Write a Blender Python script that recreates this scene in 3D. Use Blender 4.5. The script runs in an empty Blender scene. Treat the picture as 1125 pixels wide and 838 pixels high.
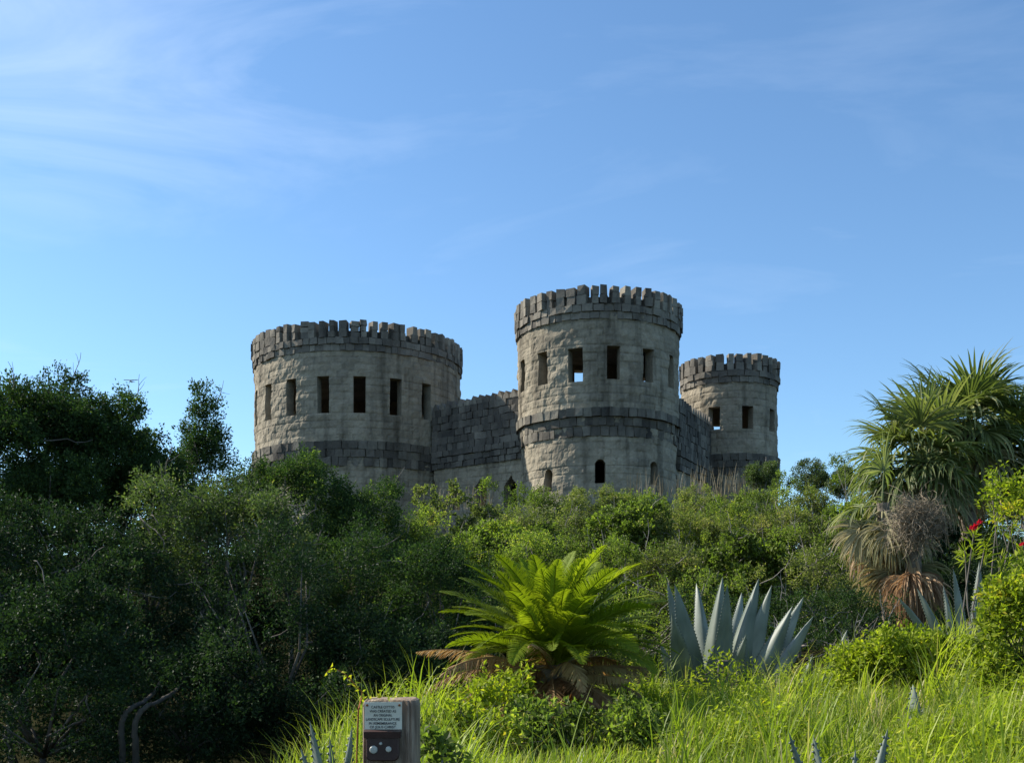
import bpy, math, random, zlib
import numpy as np
from mathutils import Vector

R = math.radians
rng = np.random.default_rng(7)
random.seed(7)
scene = bpy.context.scene
COL = scene.collection

# ------------------------------------------------------------------ camera, sky, sun, exposure
CAMZ = 1.6
FPX = 1200.0           # focal length in pixels of the 1125 px wide photograph
CX, HY = 562.5, 700.0  # image centre column, row of the horizon
cam_d = bpy.data.cameras.new('camera')
cam = bpy.data.objects.new('camera', cam_d)
COL.objects.link(cam)
cam.location = (0, 0, CAMZ)
cam.rotation_euler = (R(90), 0, 0)
cam_d.sensor_width = 36
cam_d.lens = 36 * FPX / 1125
cam_d.shift_y = (HY - 419) / 1125
cam_d.clip_end = 6000
scene.camera = cam

SUN_AZ = -69.0      # degrees from +Y (view direction) towards +X; negative = to the left
SUN_EL = 38.0
SUN_STRENGTH = 5.0
SKY_STRENGTH = 0.102
EXPOSURE = 0.72
world = bpy.data.worlds.new("World")
scene.world = world
world.use_nodes = True
wn, wl = world.node_tree.nodes, world.node_tree.links
bg = wn['Background']
sky = wn.new('ShaderNodeTexSky')
sky.sky_type = 'NISHITA'
sky.sun_disc = False
sky.sun_elevation = R(SUN_EL)
sky.sun_rotation = R(SUN_AZ)
sky.air_density = 1.0
sky.dust_density = 0.25
sky.ozone_density = 1.6
bg.inputs['Strength'].default_value = SKY_STRENGTH
tc = wn.new('ShaderNodeTexCoord')
sep = wn.new('ShaderNodeSeparateXYZ')
wl.new(tc.outputs['Generated'], sep.inputs[0])
def wmath(op, a, b=None, c=None):
    n = wn.new('ShaderNodeMath'); n.operation = op
    for i, v in enumerate((a, b, c)):
        if v is None: continue
        if isinstance(v, (int, float)): n.inputs[i].default_value = v
        else: wl.new(v, n.inputs[i])
    return n.outputs[0]
zc = wmath('MAXIMUM', sep.outputs[2], 0.03)
zc = wmath('ADD', zc, 0.06)
u = wmath('DIVIDE', sep.outputs[0], zc)
v = wmath('DIVIDE', sep.outputs[1], zc)
comb = wn.new('ShaderNodeCombineXYZ')
wl.new(u, comb.inputs[0]); wl.new(v, comb.inputs[1])
mp = wn.new('ShaderNodeMapping')
mp.inputs['Rotation'].default_value = (0, 0, R(24))
mp.inputs['Scale'].default_value = (0.75, 1.25, 1)
mp.inputs['Location'].default_value = (3.1, 1.7, 0)
wl.new(comb.outputs[0], mp.inputs[0])
n1 = wn.new('ShaderNodeTexNoise'); n1.inputs['Scale'].default_value = 1.25
n1.inputs['Detail'].default_value = 9; n1.inputs['Roughness'].default_value = 0.58; n1.inputs['Distortion'].default_value = 1.3
wl.new(mp.outputs[0], n1.inputs['Vector'])
# cirrus thickest up to the left, thin elsewhere
az = wmath('ARCTAN2', sep.outputs[0], sep.outputs[1])
left = wn.new('ShaderNodeMapRange'); left.inputs[1].default_value = 0.12; left.inputs[2].default_value = -0.46
left.interpolation_type = 'SMOOTHSTEP'
wl.new(az, left.inputs[0])
up = wn.new('ShaderNodeMapRange'); up.inputs[1].default_value = 0.30; up.inputs[2].default_value = 0.47
up.interpolation_type = 'SMOOTHSTEP'
wl.new(sep.outputs[2], up.inputs[0])
place = wmath('MULTIPLY', left.outputs[0], up.outputs[0])
th = wmath('MULTIPLY_ADD', place, -0.25, 0.555)
cl = wmath('SUBTRACT', n1.outputs[0], th)
cl = wmath('MULTIPLY', cl, 1.9)
cl = wmath('MAXIMUM', cl, 0.0)
cl = wmath('MULTIPLY', cl, wmath('MULTIPLY_ADD', place, 0.75, 0.22))
cl = wmath('MINIMUM', cl, 0.85)
mixc = wn.new('ShaderNodeMix'); mixc.data_type = 'RGBA'
tint = wn.new('ShaderNodeMix'); tint.data_type = 'RGBA'; tint.blend_type = 'MULTIPLY'; tint.inputs[0].default_value = 1
tint.clamp_result = False
wl.new(sky.outputs[0], tint.inputs[6]); tint.inputs[7].default_value = (0.79, 1.01, 1.15, 1)
wl.new(cl, mixc.inputs[0]); wl.new(tint.outputs[2], mixc.inputs[6])
mixc.inputs[7].default_value = (6.4, 7.4, 8.9, 1)
wl.new(mixc.outputs[2], bg.inputs['Color'])

sun_d = bpy.data.lights.new('sun', 'SUN')
sun_d.energy = SUN_STRENGTH
sun_d.angle = R(0.53)
sun_d.color = (1.0, 0.93, 0.82)
sun = bpy.data.objects.new('sun', sun_d)
COL.objects.link(sun)
_sd = Vector((math.sin(R(SUN_AZ)) * math.cos(R(SUN_EL)), math.cos(R(SUN_AZ)) * math.cos(R(SUN_EL)), math.sin(R(SUN_EL))))
sun.rotation_euler = _sd.to_track_quat('Z', 'Y').to_euler()
sun.location = (-30, 20, 60)

scene.view_settings.view_transform = 'Standard'
scene.view_settings.look = 'None'
scene.view_settings.gamma = 1
scene.view_settings.use_curve_mapping = False
scene.view_settings.exposure = EXPOSURE
scene.render.engine = 'CYCLES'
scene.cycles.max_bounces = 7
scene.cycles.diffuse_bounces = 4
scene.cycles.transmission_bounces = 5

# ------------------------------------------------------------------ helpers
def at(px, py, Y):
    """point that the pixel (px, py) of the photograph shows at distance Y"""
    return np.array([(px - CX) / FPX * Y, Y, CAMZ + (HY - py) / FPX * Y])

def zat(py, Y):
    return CAMZ + (HY - py) / FPX * Y

def smooth(t):
    t = np.clip(t, 0, 1)
    return t * t * (3 - 2 * t)

def _hash(ix, iy, iz, seed):
    h = (ix.astype(np.int64) * 374761393 + iy.astype(np.int64) * 668265263 + iz.astype(np.int64) * 2147483647 // 3 + seed * 974711) & 0x7fffffff
    h = ((h ^ (h >> 13)) * 1274126177) & 0x7fffffff
    h = (h ^ (h >> 16)) & 0xffffff
    return h / float(0xffffff)

def vnoise(x, y, z=None, seed=0):
    x = np.asarray(x, float); y = np.asarray(y, float)
    z = np.zeros_like(x) if z is None else np.asarray(z, float)
    ix, iy, iz = np.floor(x), np.floor(y), np.floor(z)
    fx, fy, fz = smooth(x - ix), smooth(y - iy), smooth(z - iz)
    r = 0
    for dx in (0, 1):
        for dy in (0, 1):
            for dz in (0, 1):
                w = (fx if dx else 1 - fx) * (fy if dy else 1 - fy) * (fz if dz else 1 - fz)
                r = r + w * _hash(ix + dx, iy + dy, iz + dz, seed)
    return r

def fbm(x, y, z=None, seed=0, oct=4):
    a, s, t = 0.5, 0, 0
    for i in range(oct):
        zz = None if z is None else np.asarray(z) * 2 ** i
        s = s + a * vnoise(np.asarray(x) * 2 ** i, np.asarray(y) * 2 ** i, zz, seed + i)
        t += a; a *= 0.55
    return s / t

def unit(v):
    v = np.asarray(v, float)
    return v / np.maximum(np.linalg.norm(v, axis=-1, keepdims=True), 1e-9)

ORIGIN = {}    # world origin of every object built, so children can be given in world coordinates

class MB:
    """collects world-space geometry and links it as ONE mesh object"""
    def __init__(s):
        s.v, s.f, s.n, s.attr = [], [], 0, []
    def add(s, verts, faces, val=0.5):
        verts = np.asarray(verts, float).reshape(-1, 3)
        faces = np.asarray(faces, int)
        s.v.append(verts); s.f.append(faces + s.n); s.n += len(verts)
        s.attr.append(np.full(len(verts), val) if np.isscalar(val) else np.asarray(val, float))
    def box(s, c, size, rz=0, tilt=0, jit=0, val=0.5):
        hx, hy, hz = np.array(size) / 2
        p = np.array([[sx * hx, sy * hy, sz * hz] for sz in (-1, 1) for sy in (-1, 1) for sx in (-1, 1)], float)
        if jit: p += rng.uniform(-jit, jit, p.shape)
        if tilt:
            ct, st = math.cos(tilt), math.sin(tilt)
            p = np.stack([p[:, 0], p[:, 1] * ct - p[:, 2] * st, p[:, 1] * st + p[:, 2] * ct], 1)
        cr, sr = math.cos(rz), math.sin(rz)
        p = np.stack([p[:, 0] * cr - p[:, 1] * sr, p[:, 0] * sr + p[:, 1] * cr, p[:, 2]], 1) + np.asarray(c)
        s.add(p, [[0, 2, 3, 1], [4, 5, 7, 6], [0, 1, 5, 4], [1, 3, 7, 5], [3, 2, 6, 7], [2, 0, 4, 6]], val)
    def tube(s, pts, radii, sides=6, val=0.5):
        pts = np.asarray(pts, float); n = len(pts)
        radii = np.broadcast_to(np.asarray(radii, float), (n,))
        t = np.gradient(pts, axis=0); t = unit(t)
        ref = np.array([0.31, 0.17, 0.93]) if abs(t[0][2]) < 0.9 else np.array([1.0, 0.1, 0])
        a = unit(np.cross(t, ref)); b = np.cross(t, a)
        an = np.arange(sides) * 2 * math.pi / sides
        ring = pts[:, None, :] + radii[:, None, None] * (np.cos(an)[None, :, None] * a[:, None, :] + np.sin(an)[None, :, None] * b[:, None, :])
        i = np.arange(n - 1)[:, None] * sides; j = np.arange(sides)[None, :]; k = (np.arange(sides)[None, :] + 1) % sides
        f = np.stack([i + j, i + k, i + sides + k, i + sides + j], -1).reshape(-1, 4)
        s.add(ring.reshape(-1, 3), f, val)
        e0 = np.array([[0, k2, k2 + 1, k2 + 1] for k2 in range(1, sides - 1)])
        # close the ends
        s.f.append(np.array([[0, k2 + 1, k2, k2] for k2 in range(1, sides - 1)]) + s.n - n * sides)
        s.f.append(e0 + s.n - sides)
    def build(s, name, mat, parent=None, loc=(0, 0, 0), smooth_shade=False):
        v = np.concatenate(s.v); val = np.concatenate(s.attr)
        quads, tris = [], []
        for f in s.f:
            if f.shape[1] == 3: tris.append(f)
            else:
                d = f[:, 2] == f[:, 3]
                tris.append(f[d][:, :3]); quads.append(f[~d])
        q = np.concatenate(quads) if quads else np.zeros((0, 4), int)
        t = np.concatenate(tris) if tris else np.zeros((0, 3), int)
        org = ORIGIN[parent.name] if parent is not None else np.asarray(loc, float)
        me = bpy.data.meshes.new(name)
        me.vertices.add(len(v)); me.vertices.foreach_set('co', (v - org).astype(np.float32).ravel())
        nl = len(q) * 4 + len(t) * 3
        me.loops.add(nl); me.loops.foreach_set('vertex_index', np.concatenate([q.ravel(), t.ravel()]).astype(np.int32))
        me.polygons.add(len(q) + len(t))
        starts = np.concatenate([np.arange(len(q)) * 4, len(q) * 4 + np.arange(len(t)) * 3]).astype(np.int32)
        me.polygons.foreach_set('loop_start', starts)
        me.polygons.foreach_set('use_smooth', np.full(len(q) + len(t), smooth_shade, bool))
        me.update(calc_edges=True)
        at_ = me.attributes.new('v', 'FLOAT', 'POINT'); at_.data.foreach_set('value', val.astype(np.float32))
        me.materials.append(mat)
        o = bpy.data.objects.new(name, me); COL.objects.link(o)
        if parent is not None: o.parent = parent
        else: o.location = org
        ORIGIN[o.name] = org
        return o

def tag(o, label=None, cat=None, group=None, kind=None):
    if label: o['label'] = label
    if cat: o['category'] = cat
    if group: o['group'] = group
    if kind: o['kind'] = kind
    return o

def empty(name, loc, label, cat, group=None):
    o = bpy.data.objects.new(name, None); COL.objects.link(o)
    o.location = loc; o.empty_display_size = 0.3
    ORIGIN[o.name] = np.asarray(loc, float)
    return tag(o, label, cat, group)

# ------------------------------------------------------------------ materials
def new_mat(name):
    m = bpy.data.materials.new(name); m.use_nodes = True
    nt = m.node_tree; nt.nodes.clear()
    out = nt.nodes.new('ShaderNodeOutputMaterial')
    return m, nt, out

def ramp(nt, fac, stops):
    r = nt.nodes.new('ShaderNodeValToRGB')
    e = r.color_ramp.elements
    while len(e) < len(stops): e.new(0.5)
    for el, (p, c) in zip(e, stops): el.position = p; el.color = (*c, 1)
    nt.links.new(fac, r.inputs[0]); return r.outputs[0]

def leaf_mat(name, stops, trans=0.35, tcol=(1.5, 1.9, 0.7), rough=0.6, spec=0.22):
    m, nt, out = new_mat(name)
    a = nt.nodes.new('ShaderNodeAttribute'); a.attribute_name = 'v'
    col = ramp(nt, a.outputs['Fac'], stops)
    p = nt.nodes.new('ShaderNodeBsdfPrincipled'); p.inputs['Roughness'].default_value = rough
    p.inputs['Specular IOR Level'].default_value = spec
    nt.links.new(col, p.inputs['Base Color'])
    t = nt.nodes.new('ShaderNodeBsdfTranslucent')
    mul = nt.nodes.new('ShaderNodeMix'); mul.data_type = 'RGBA'; mul.blend_type = 'MULTIPLY'; mul.inputs[0].default_value = 1
    nt.links.new(col, mul.inputs[6]); mul.inputs[7].default_value = (*tcol, 1); mul.clamp_result = False
    nt.links.new(mul.outputs[2], t.inputs['Color'])
    mx = nt.nodes.new('ShaderNodeMixShader'); mx.inputs[0].default_value = trans
    nt.links.new(p.outputs[0], mx.inputs[1]); nt.links.new(t.outputs[0], mx.inputs[2])
    nt.links.new(mx.outputs[0], out.inputs[0])
    return m

def noisy_mat(name, stops, scale=3.0, stretch=(1, 1, 1), rough=0.85, bump=0.3, bscale=20, spec=0.2, bdist=0.02, attr=0.0, metal=0):
    m, nt, out = new_mat(name)
    tc = nt.nodes.new('ShaderNodeTexCoord'); mp = nt.nodes.new('ShaderNodeMapping')
    mp.inputs['Scale'].default_value = stretch
    nt.links.new(tc.outputs['Object'], mp.inputs[0])
    n = nt.nodes.new('ShaderNodeTexNoise'); n.inputs['Scale'].default_value = scale; n.inputs['Detail'].default_value = 8
    n.inputs['Roughness'].default_value = 0.62
    nt.links.new(mp.outputs[0], n.inputs['Vector'])
    fac = n.outputs[0]
    if attr:
        a = nt.nodes.new('ShaderNodeAttribute'); a.attribute_name = 'v'
        q = nt.nodes.new('ShaderNodeMath'); q.operation = 'SUBTRACT'; nt.links.new(a.outputs['Fac'], q.inputs[0]); q.inputs[1].default_value = 0.5
        w = nt.nodes.new('ShaderNodeMath'); w.operation = 'MULTIPLY_ADD'; nt.links.new(q.outputs[0], w.inputs[0]); w.inputs[1].default_value = attr
        nt.links.new(fac, w.inputs[2]); fac = w.outputs[0]
    col = ramp(nt, fac, stops)
    p = nt.nodes.new('ShaderNodeBsdfPrincipled'); p.inputs['Roughness'].default_value = rough
    p.inputs['Specular IOR Level'].default_value = spec; p.inputs['Metallic'].default_value = metal
    nt.links.new(col, p.inputs['Base Color'])
    b = nt.nodes.new('ShaderNodeTexNoise'); b.inputs['Scale'].default_value = bscale; b.inputs['Detail'].default_value = 6
    nt.links.new(mp.outputs[0], b.inputs['Vector'])
    bm = nt.nodes.new('ShaderNodeBump'); bm.inputs['Strength'].default_value = bump; bm.inputs['Distance'].default_value = bdist
    nt.links.new(b.outputs[0], bm.inputs['Height']); nt.links.new(bm.outputs[0], p.inputs['Normal'])
    nt.links.new(p.outputs[0], out.inputs[0])
    return m

def stone_mat(name, base, dark, pale, streak=0.6):
    """weathered concrete block: blotches, vertical damp streaks, tone per block from the attribute"""
    m, nt, out = new_mat(name)
    N, L = nt.nodes, nt.links
    tc = N.new('ShaderNodeTexCoord')
    def noise(scale, stretch=(1, 1, 1), detail=8, rough=0.6, off=0.0):
        mp = N.new('ShaderNodeMapping'); mp.inputs['Scale'].default_value = stretch; mp.inputs['Location'].default_value = (off, off, off)
        L.new(tc.outputs['Object'], mp.inputs[0])
        n = N.new('ShaderNodeTexNoise'); n.inputs['Scale'].default_value = scale; n.inputs['Detail'].default_value = detail; n.inputs['Roughness'].default_value = rough
        L.new(mp.outputs[0], n.inputs['Vector']); return n.outputs[0]
    a = N.new('ShaderNodeAttribute'); a.attribute_name = 'v'
    blot = noise(0.55, detail=9, rough=0.65)
    s = N.new('ShaderNodeMath'); s.operation = 'MULTIPLY_ADD'; L.new(a.outputs['Fac'], s.inputs[0]); s.inputs[1].default_value = 0.45
    s2 = N.new('ShaderNodeMath'); s2.operation = 'ADD'; L.new(blot, s2.inputs[0]); s2.inputs[1].default_value = -0.22; L.new(s2.outputs[0], s.inputs[2])
    col = ramp(nt, s.outputs[0], [(0.22, dark), (0.50, base), (0.78, pale)])
    st = noise(1.3, (1, 1, 0.10), detail=6, rough=0.55, off=4.2)
    stf = ramp(nt, st, [(0.52, (1, 1, 1)), (0.70, (1 - streak,) * 3)])
    mu = N.new('ShaderNodeMix'); mu.data_type = 'RGBA'; mu.blend_type = 'MULTIPLY'; mu.inputs[0].default_value = 1
    L.new(col, mu.inputs[6]); L.new(stf, mu.inputs[7])
    fine = noise(9, detail=8, rough=0.7, off=1.5)
    ff = ramp(nt, fine, [(0.3, (0.78, 0.78, 0.78)), (0.7, (1.12, 1.12, 1.1))])
    mu2 = N.new('ShaderNodeMix'); mu2.data_type = 'RGBA'; mu2.blend_type = 'MULTIPLY'; mu2.inputs[0].default_value = 1
    L.new(mu.outputs[2], mu2.inputs[6]); L.new(ff, mu2.inputs[7])
    p = N.new('ShaderNodeBsdfPrincipled'); p.inputs['Roughness'].default_value = 0.93; p.inputs['Specular IOR Level'].default_value = 0.15
    L.new(mu2.outputs[2], p.inputs['Base Color'])
    bm = N.new('ShaderNodeBump'); bm.inputs['Strength'].default_value = 0.7; bm.inputs['Distance'].default_value = 0.035
    L.new(noise(7, detail=9, rough=0.7, off=2.5), bm.inputs['Height']); L.new(bm.outputs[0], p.inputs['Normal'])
    L.new(p.outputs[0], out.inputs[0])
    return m

M = {}
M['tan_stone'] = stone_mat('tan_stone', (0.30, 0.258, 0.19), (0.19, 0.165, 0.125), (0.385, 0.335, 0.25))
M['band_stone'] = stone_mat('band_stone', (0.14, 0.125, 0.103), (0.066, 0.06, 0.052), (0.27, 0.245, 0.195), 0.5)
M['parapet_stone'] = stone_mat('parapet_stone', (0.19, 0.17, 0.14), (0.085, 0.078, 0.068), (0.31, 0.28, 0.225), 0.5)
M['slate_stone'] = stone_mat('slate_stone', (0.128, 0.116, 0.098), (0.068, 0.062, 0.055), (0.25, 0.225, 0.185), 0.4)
M['inner'] = noisy_mat('inner_concrete', [(0.3, (0.12, 0.115, 0.10)), (0.7, (0.2, 0.19, 0.17))], 1.2)
M['soil'] = noisy_mat('soil', [(0.3, (0.014, 0.013, 0.008)), (0.6, (0.03, 0.03, 0.014)), (0.8, (0.055, 0.045, 0.025))], 0.8, spec=0.0, bump=0.8, bscale=6, bdist=0.1)
M['bark'] = noisy_mat('bark', [(0.3, (0.07, 0.06, 0.05)), (0.7, (0.2, 0.18, 0.155))], 6, (1, 1, 0.3), bump=0.7, bscale=18)
M['twig'] = noisy_mat('dead_twig', [(0.3, (0.15, 0.13, 0.11)), (0.7, (0.34, 0.31, 0.27))], 8, bump=0.2)
M['palm_bark'] = noisy_mat('palm_bark', [(0.3, (0.07, 0.055, 0.04)), (0.7, (0.24, 0.20, 0.15))], 7, (1, 1, 1.8), bump=0.8, bscale=14)
M['dead_vine'] = noisy_mat('dead_vine', [(0.3, (0.13, 0.105, 0.07)), (0.7, (0.33, 0.27, 0.19))], 8, bump=0.2)
M['shaded_bark'] = noisy_mat('shade_darkened_bark', [(0.3, (0.03, 0.026, 0.02)), (0.7, (0.10, 0.085, 0.065))], 7, (1, 1, .4), bump=0.8, bscale=20)  # bark colour darkened to carry the thicket shade on the curved trunks
G = lambda *c: c
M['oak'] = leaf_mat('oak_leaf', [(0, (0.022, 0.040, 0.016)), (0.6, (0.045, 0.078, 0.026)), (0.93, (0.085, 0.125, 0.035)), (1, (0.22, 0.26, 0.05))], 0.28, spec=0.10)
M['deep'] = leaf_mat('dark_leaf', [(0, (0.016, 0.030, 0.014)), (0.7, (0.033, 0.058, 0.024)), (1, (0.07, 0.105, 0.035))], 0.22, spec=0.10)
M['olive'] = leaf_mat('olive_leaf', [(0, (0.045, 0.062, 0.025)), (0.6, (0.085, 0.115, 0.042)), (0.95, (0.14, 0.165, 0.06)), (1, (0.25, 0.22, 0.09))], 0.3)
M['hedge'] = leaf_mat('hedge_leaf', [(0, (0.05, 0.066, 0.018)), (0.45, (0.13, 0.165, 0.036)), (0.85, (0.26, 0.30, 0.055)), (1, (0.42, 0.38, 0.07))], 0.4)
M['hedge2'] = leaf_mat('scrub_leaf', [(0, (0.06, 0.07, 0.028)), (0.5, (0.155, 0.17, 0.055)), (0.88, (0.27, 0.27, 0.08)), (1, (0.38, 0.31, 0.13))], 0.36)
M['vine'] = leaf_mat('vine_leaf', [(0, (0.08, 0.11, 0.015)), (0.45, (0.22, 0.27, 0.025)), (0.85, (0.40, 0.42, 0.035)), (1, (0.48, 0.38, 0.05))], 0.42, (1.6, 1.8, 0.6))
M['grass'] = leaf_mat('grass_blade', [(0, (0.07, 0.10, 0.02)), (0.5, (0.20, 0.26, 0.032)), (0.88, (0.35, 0.39, 0.05)), (0.93, (0.34, 0.30, 0.14)), (1, (0.42, 0.36, 0.2))], 0.42, (1.6, 1.8, 0.6), 0.45)
M['dry'] = leaf_mat('dry_grass_blade', [(0, (0.14, 0.12, 0.075)), (1, (0.30, 0.26, 0.17))], 0.3, (1.2, 1.1, 0.9))
M['sago'] = leaf_mat('sago_leaflet', [(0, (0.09, 0.13, 0.012)), (0.6, (0.17, 0.225, 0.018)), (1, (0.26, 0.30, 0.03))], 0.42, (1.6, 1.7, 0.5), 0.6, 0.12)
M['sago_dead'] = leaf_mat('dead_sago_leaflet', [(0, (0.12, 0.06, 0.028)), (0.6, (0.26, 0.155, 0.07)), (1, (0.42, 0.32, 0.14))], 0.35, (1.5, 1.2, 0.8))
M['palm'] = leaf_mat('palm_segment', [(0, (0.055, 0.075, 0.025)), (0.6, (0.135, 0.165, 0.055)), (1, (0.29, 0.29, 0.13))], 0.32, (1.5, 1.7, 0.7), 0.5, 0.25)
M['palm_dead'] = leaf_mat('dead_palm_segment', [(0, (0.17, 0.10, 0.055)), (0.5, (0.38, 0.25, 0.14)), (1, (0.56, 0.43, 0.26))], 0.3, (1.3, 1.15, 0.95))
M['palm_half'] = leaf_mat('fading_palm_segment', [(0, (0.12, 0.14, 0.06)), (0.5, (0.27, 0.25, 0.13)), (1, (0.44, 0.38, 0.22))], 0.32, (1.4, 1.3, 0.9))
M['red'] = leaf_mat('red_petal', [(0, (0.45, 0.01, 0.03)), (1, (0.65, 0.03, 0.06))], 0.3, (1.2, 0.6, 0.6))
M['orange'] = leaf_mat('orange_petal', [(0, (0.7, 0.25, 0.02)), (1, (0.8, 0.4, 0.03))], 0.3, (1.2, 1, 0.6))

def agave_mat():
    m, nt, out = new_mat('agave_skin'); N, L = nt.nodes, nt.links
    tc = N.new('ShaderNodeTexCoord')
    n = N.new('ShaderNodeTexNoise'); n.inputs['Scale'].default_value = 2.2; n.inputs['Detail'].default_value = 7
    mp = N.new('ShaderNodeMapping'); mp.inputs['Scale'].default_value = (1, 1, 0.35)
    L.new(tc.outputs['Object'], mp.inputs[0]); L.new(mp.outputs[0], n.inputs['Vector'])
    a = N.new('ShaderNodeAttribute'); a.attribute_name = 'v'
    ad = N.new('ShaderNodeMath'); ad.operation = 'MULTIPLY_ADD'; ad.inputs[1].default_value = 0.5
    L.new(a.outputs['Fac'], ad.inputs[0]); L.new(n.outputs[0], ad.inputs[2])
    sb = N.new('ShaderNodeMath'); sb.operation = 'SUBTRACT'; sb.inputs[1].default_value = 0.25; L.new(ad.outputs[0], sb.inputs[0])
    sp = N.new('ShaderNodeAttribute'); sp.attribute_name = 'v'
    col = ramp(nt, sb.outputs[0], [(0.2, (0.075, 0.10, 0.07)), (0.5, (0.14, 0.165, 0.128)), (0.8, (0.27, 0.295, 0.24))])
    p = N.new('ShaderNodeBsdfPrincipled'); p.inputs['Roughness'].default_value = 0.5; p.inputs['Specular IOR Level'].default_value = 0.4
    L.new(col, p.inputs['Base Color'])
    b = N.new('ShaderNodeBump'); b.inputs['Strength'].default_value = 0.25; b.inputs['Distance'].default_value = 0.02
    L.new(n.outputs[0], b.inputs['Height']); L.new(b.outputs[0], p.inputs['Normal'])
    L.new(p.outputs[0], out.inputs[0]); return m
M['agave'] = agave_mat()

# ------------------------------------------------------------------ ground
def ground_z(x, y):
    x = np.asarray(x, float); y = np.asarray(y, float)
    edge = np.interp(y, [0, 4, 6, 9, 13, 16], [-0.9, -1.15, -1.6, -1.9, -1.4, -1.2])
    prof = np.interp(y, [3.4, 4.6, 6, 8, 10, 13, 16], [0.0, 0.24, 0.46, 0.66, 0.76, 0.80, 1.05])
    right = 0.38 * smooth((x - 2.2) / 2.5) * smooth((y - 5) / 5)
    bank = (prof + right) * smooth((x - edge) / 1.3 + 0.3)
    dune = 4.3 * smooth((y - 15.0) / 22.0)
    far = smooth((y - 90) / 60)
    side = smooth((70 - np.abs(x)) / 40)
    z = (bank * (1 - smooth((y - 15) / 10)) + dune) * (1 - far) * side
    z = z + 0.10 * (fbm(x * 0.6, y * 0.6, seed=5) - 0.5) * (y > 3)
    return z

def axis_steps(inner, step, far):
    a = list(np.arange(-inner, inner + step, step)); s = step
    while a[-1] < far: s *= 1.35; a.append(a[-1] + s)
    s = step
    while a[0] > -far: s *= 1.35; a.insert(0, a[0] - s)
    return np.array(a)
gx = axis_steps(30, 0.4, 3000); gy = axis_steps(30, 0.4, 3000) + 26
X, Yg = np.meshgrid(gx, gy)
Z = ground_z(X, Yg)
mb = MB(); nx, ny = len(gx), len(gy)
i, j = np.meshgrid(np.arange(ny - 1), np.arange(nx - 1), indexing='ij')
k0 = (i * nx + j).ravel()
mb.add(np.stack([X, Yg, Z], -1).reshape(-1, 3), np.stack([k0, k0 + 1, k0 + nx + 1, k0 + nx], -1))
g = mb.build('ground', M['soil'], smooth_shade=True); tag(g, kind='structure')

# ------------------------------------------------------------------ castle
castle = empty('castle', (3.5, 55.0, 4.6), 'grey block castle with round battlemented towers above the hedge', 'castle')

def snap(arr, vals):
    arr = arr.copy()
    for v in vals:
        arr[np.argmin(np.abs(arr - v))] = v
    return np.unique(np.round(arr, 5))

def relief(u, z, seed, amp=1.0, bw=0.58, ch=0.36):
    """height of the rough block face and its tone, for a point u metres along and z up"""
    k = np.floor(z / ch)
    uu = u / bw + 0.5 * (k % 2) + 0.13 * _hash(k, k, k, seed)
    b = np.floor(uu)
    h = _hash(b, k, np.zeros_like(b), seed + 3)
    t = _hash(b, k, np.ones_like(b), seed + 9)
    fu, fz = uu - b, z / ch - k
    mort = np.maximum(np.exp(-(np.minimum(fu, 1 - fu) * bw / 0.035) ** 2), np.exp(-(np.minimum(fz, 1 - fz) * ch / 0.035) ** 2))
    d = (h - 0.5) * 0.03 - mort * 0.018 + (fbm(u * 2.1, z * 2.1, seed=seed + 20, oct=5) - 0.5) * 0.17
    return d * amp, np.clip(0.28 + 0.5 * t - 0.35 * mort, 0, 1)

def inside(op, u, z):
    kind, uc, hw, z0, z1 = op[:5]
    du = np.abs(u - uc)
    if kind == 'rect': return (du < hw) & (z > z0) & (z < z1)
    if kind == 'round':
        zs = z1 - hw
        return ((du < hw) & (z > z0) & (z <= zs)) | ((du ** 2 + (z - zs) ** 2 < hw ** 2) & (z > zs))
    if kind == 'point':
        zs = z1 - hw * 1.15
        return (z > z0) & (z < z1) & (du < hw * np.where(z < zs, 1.0, (z1 - z) / (z1 - zs)))

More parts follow.
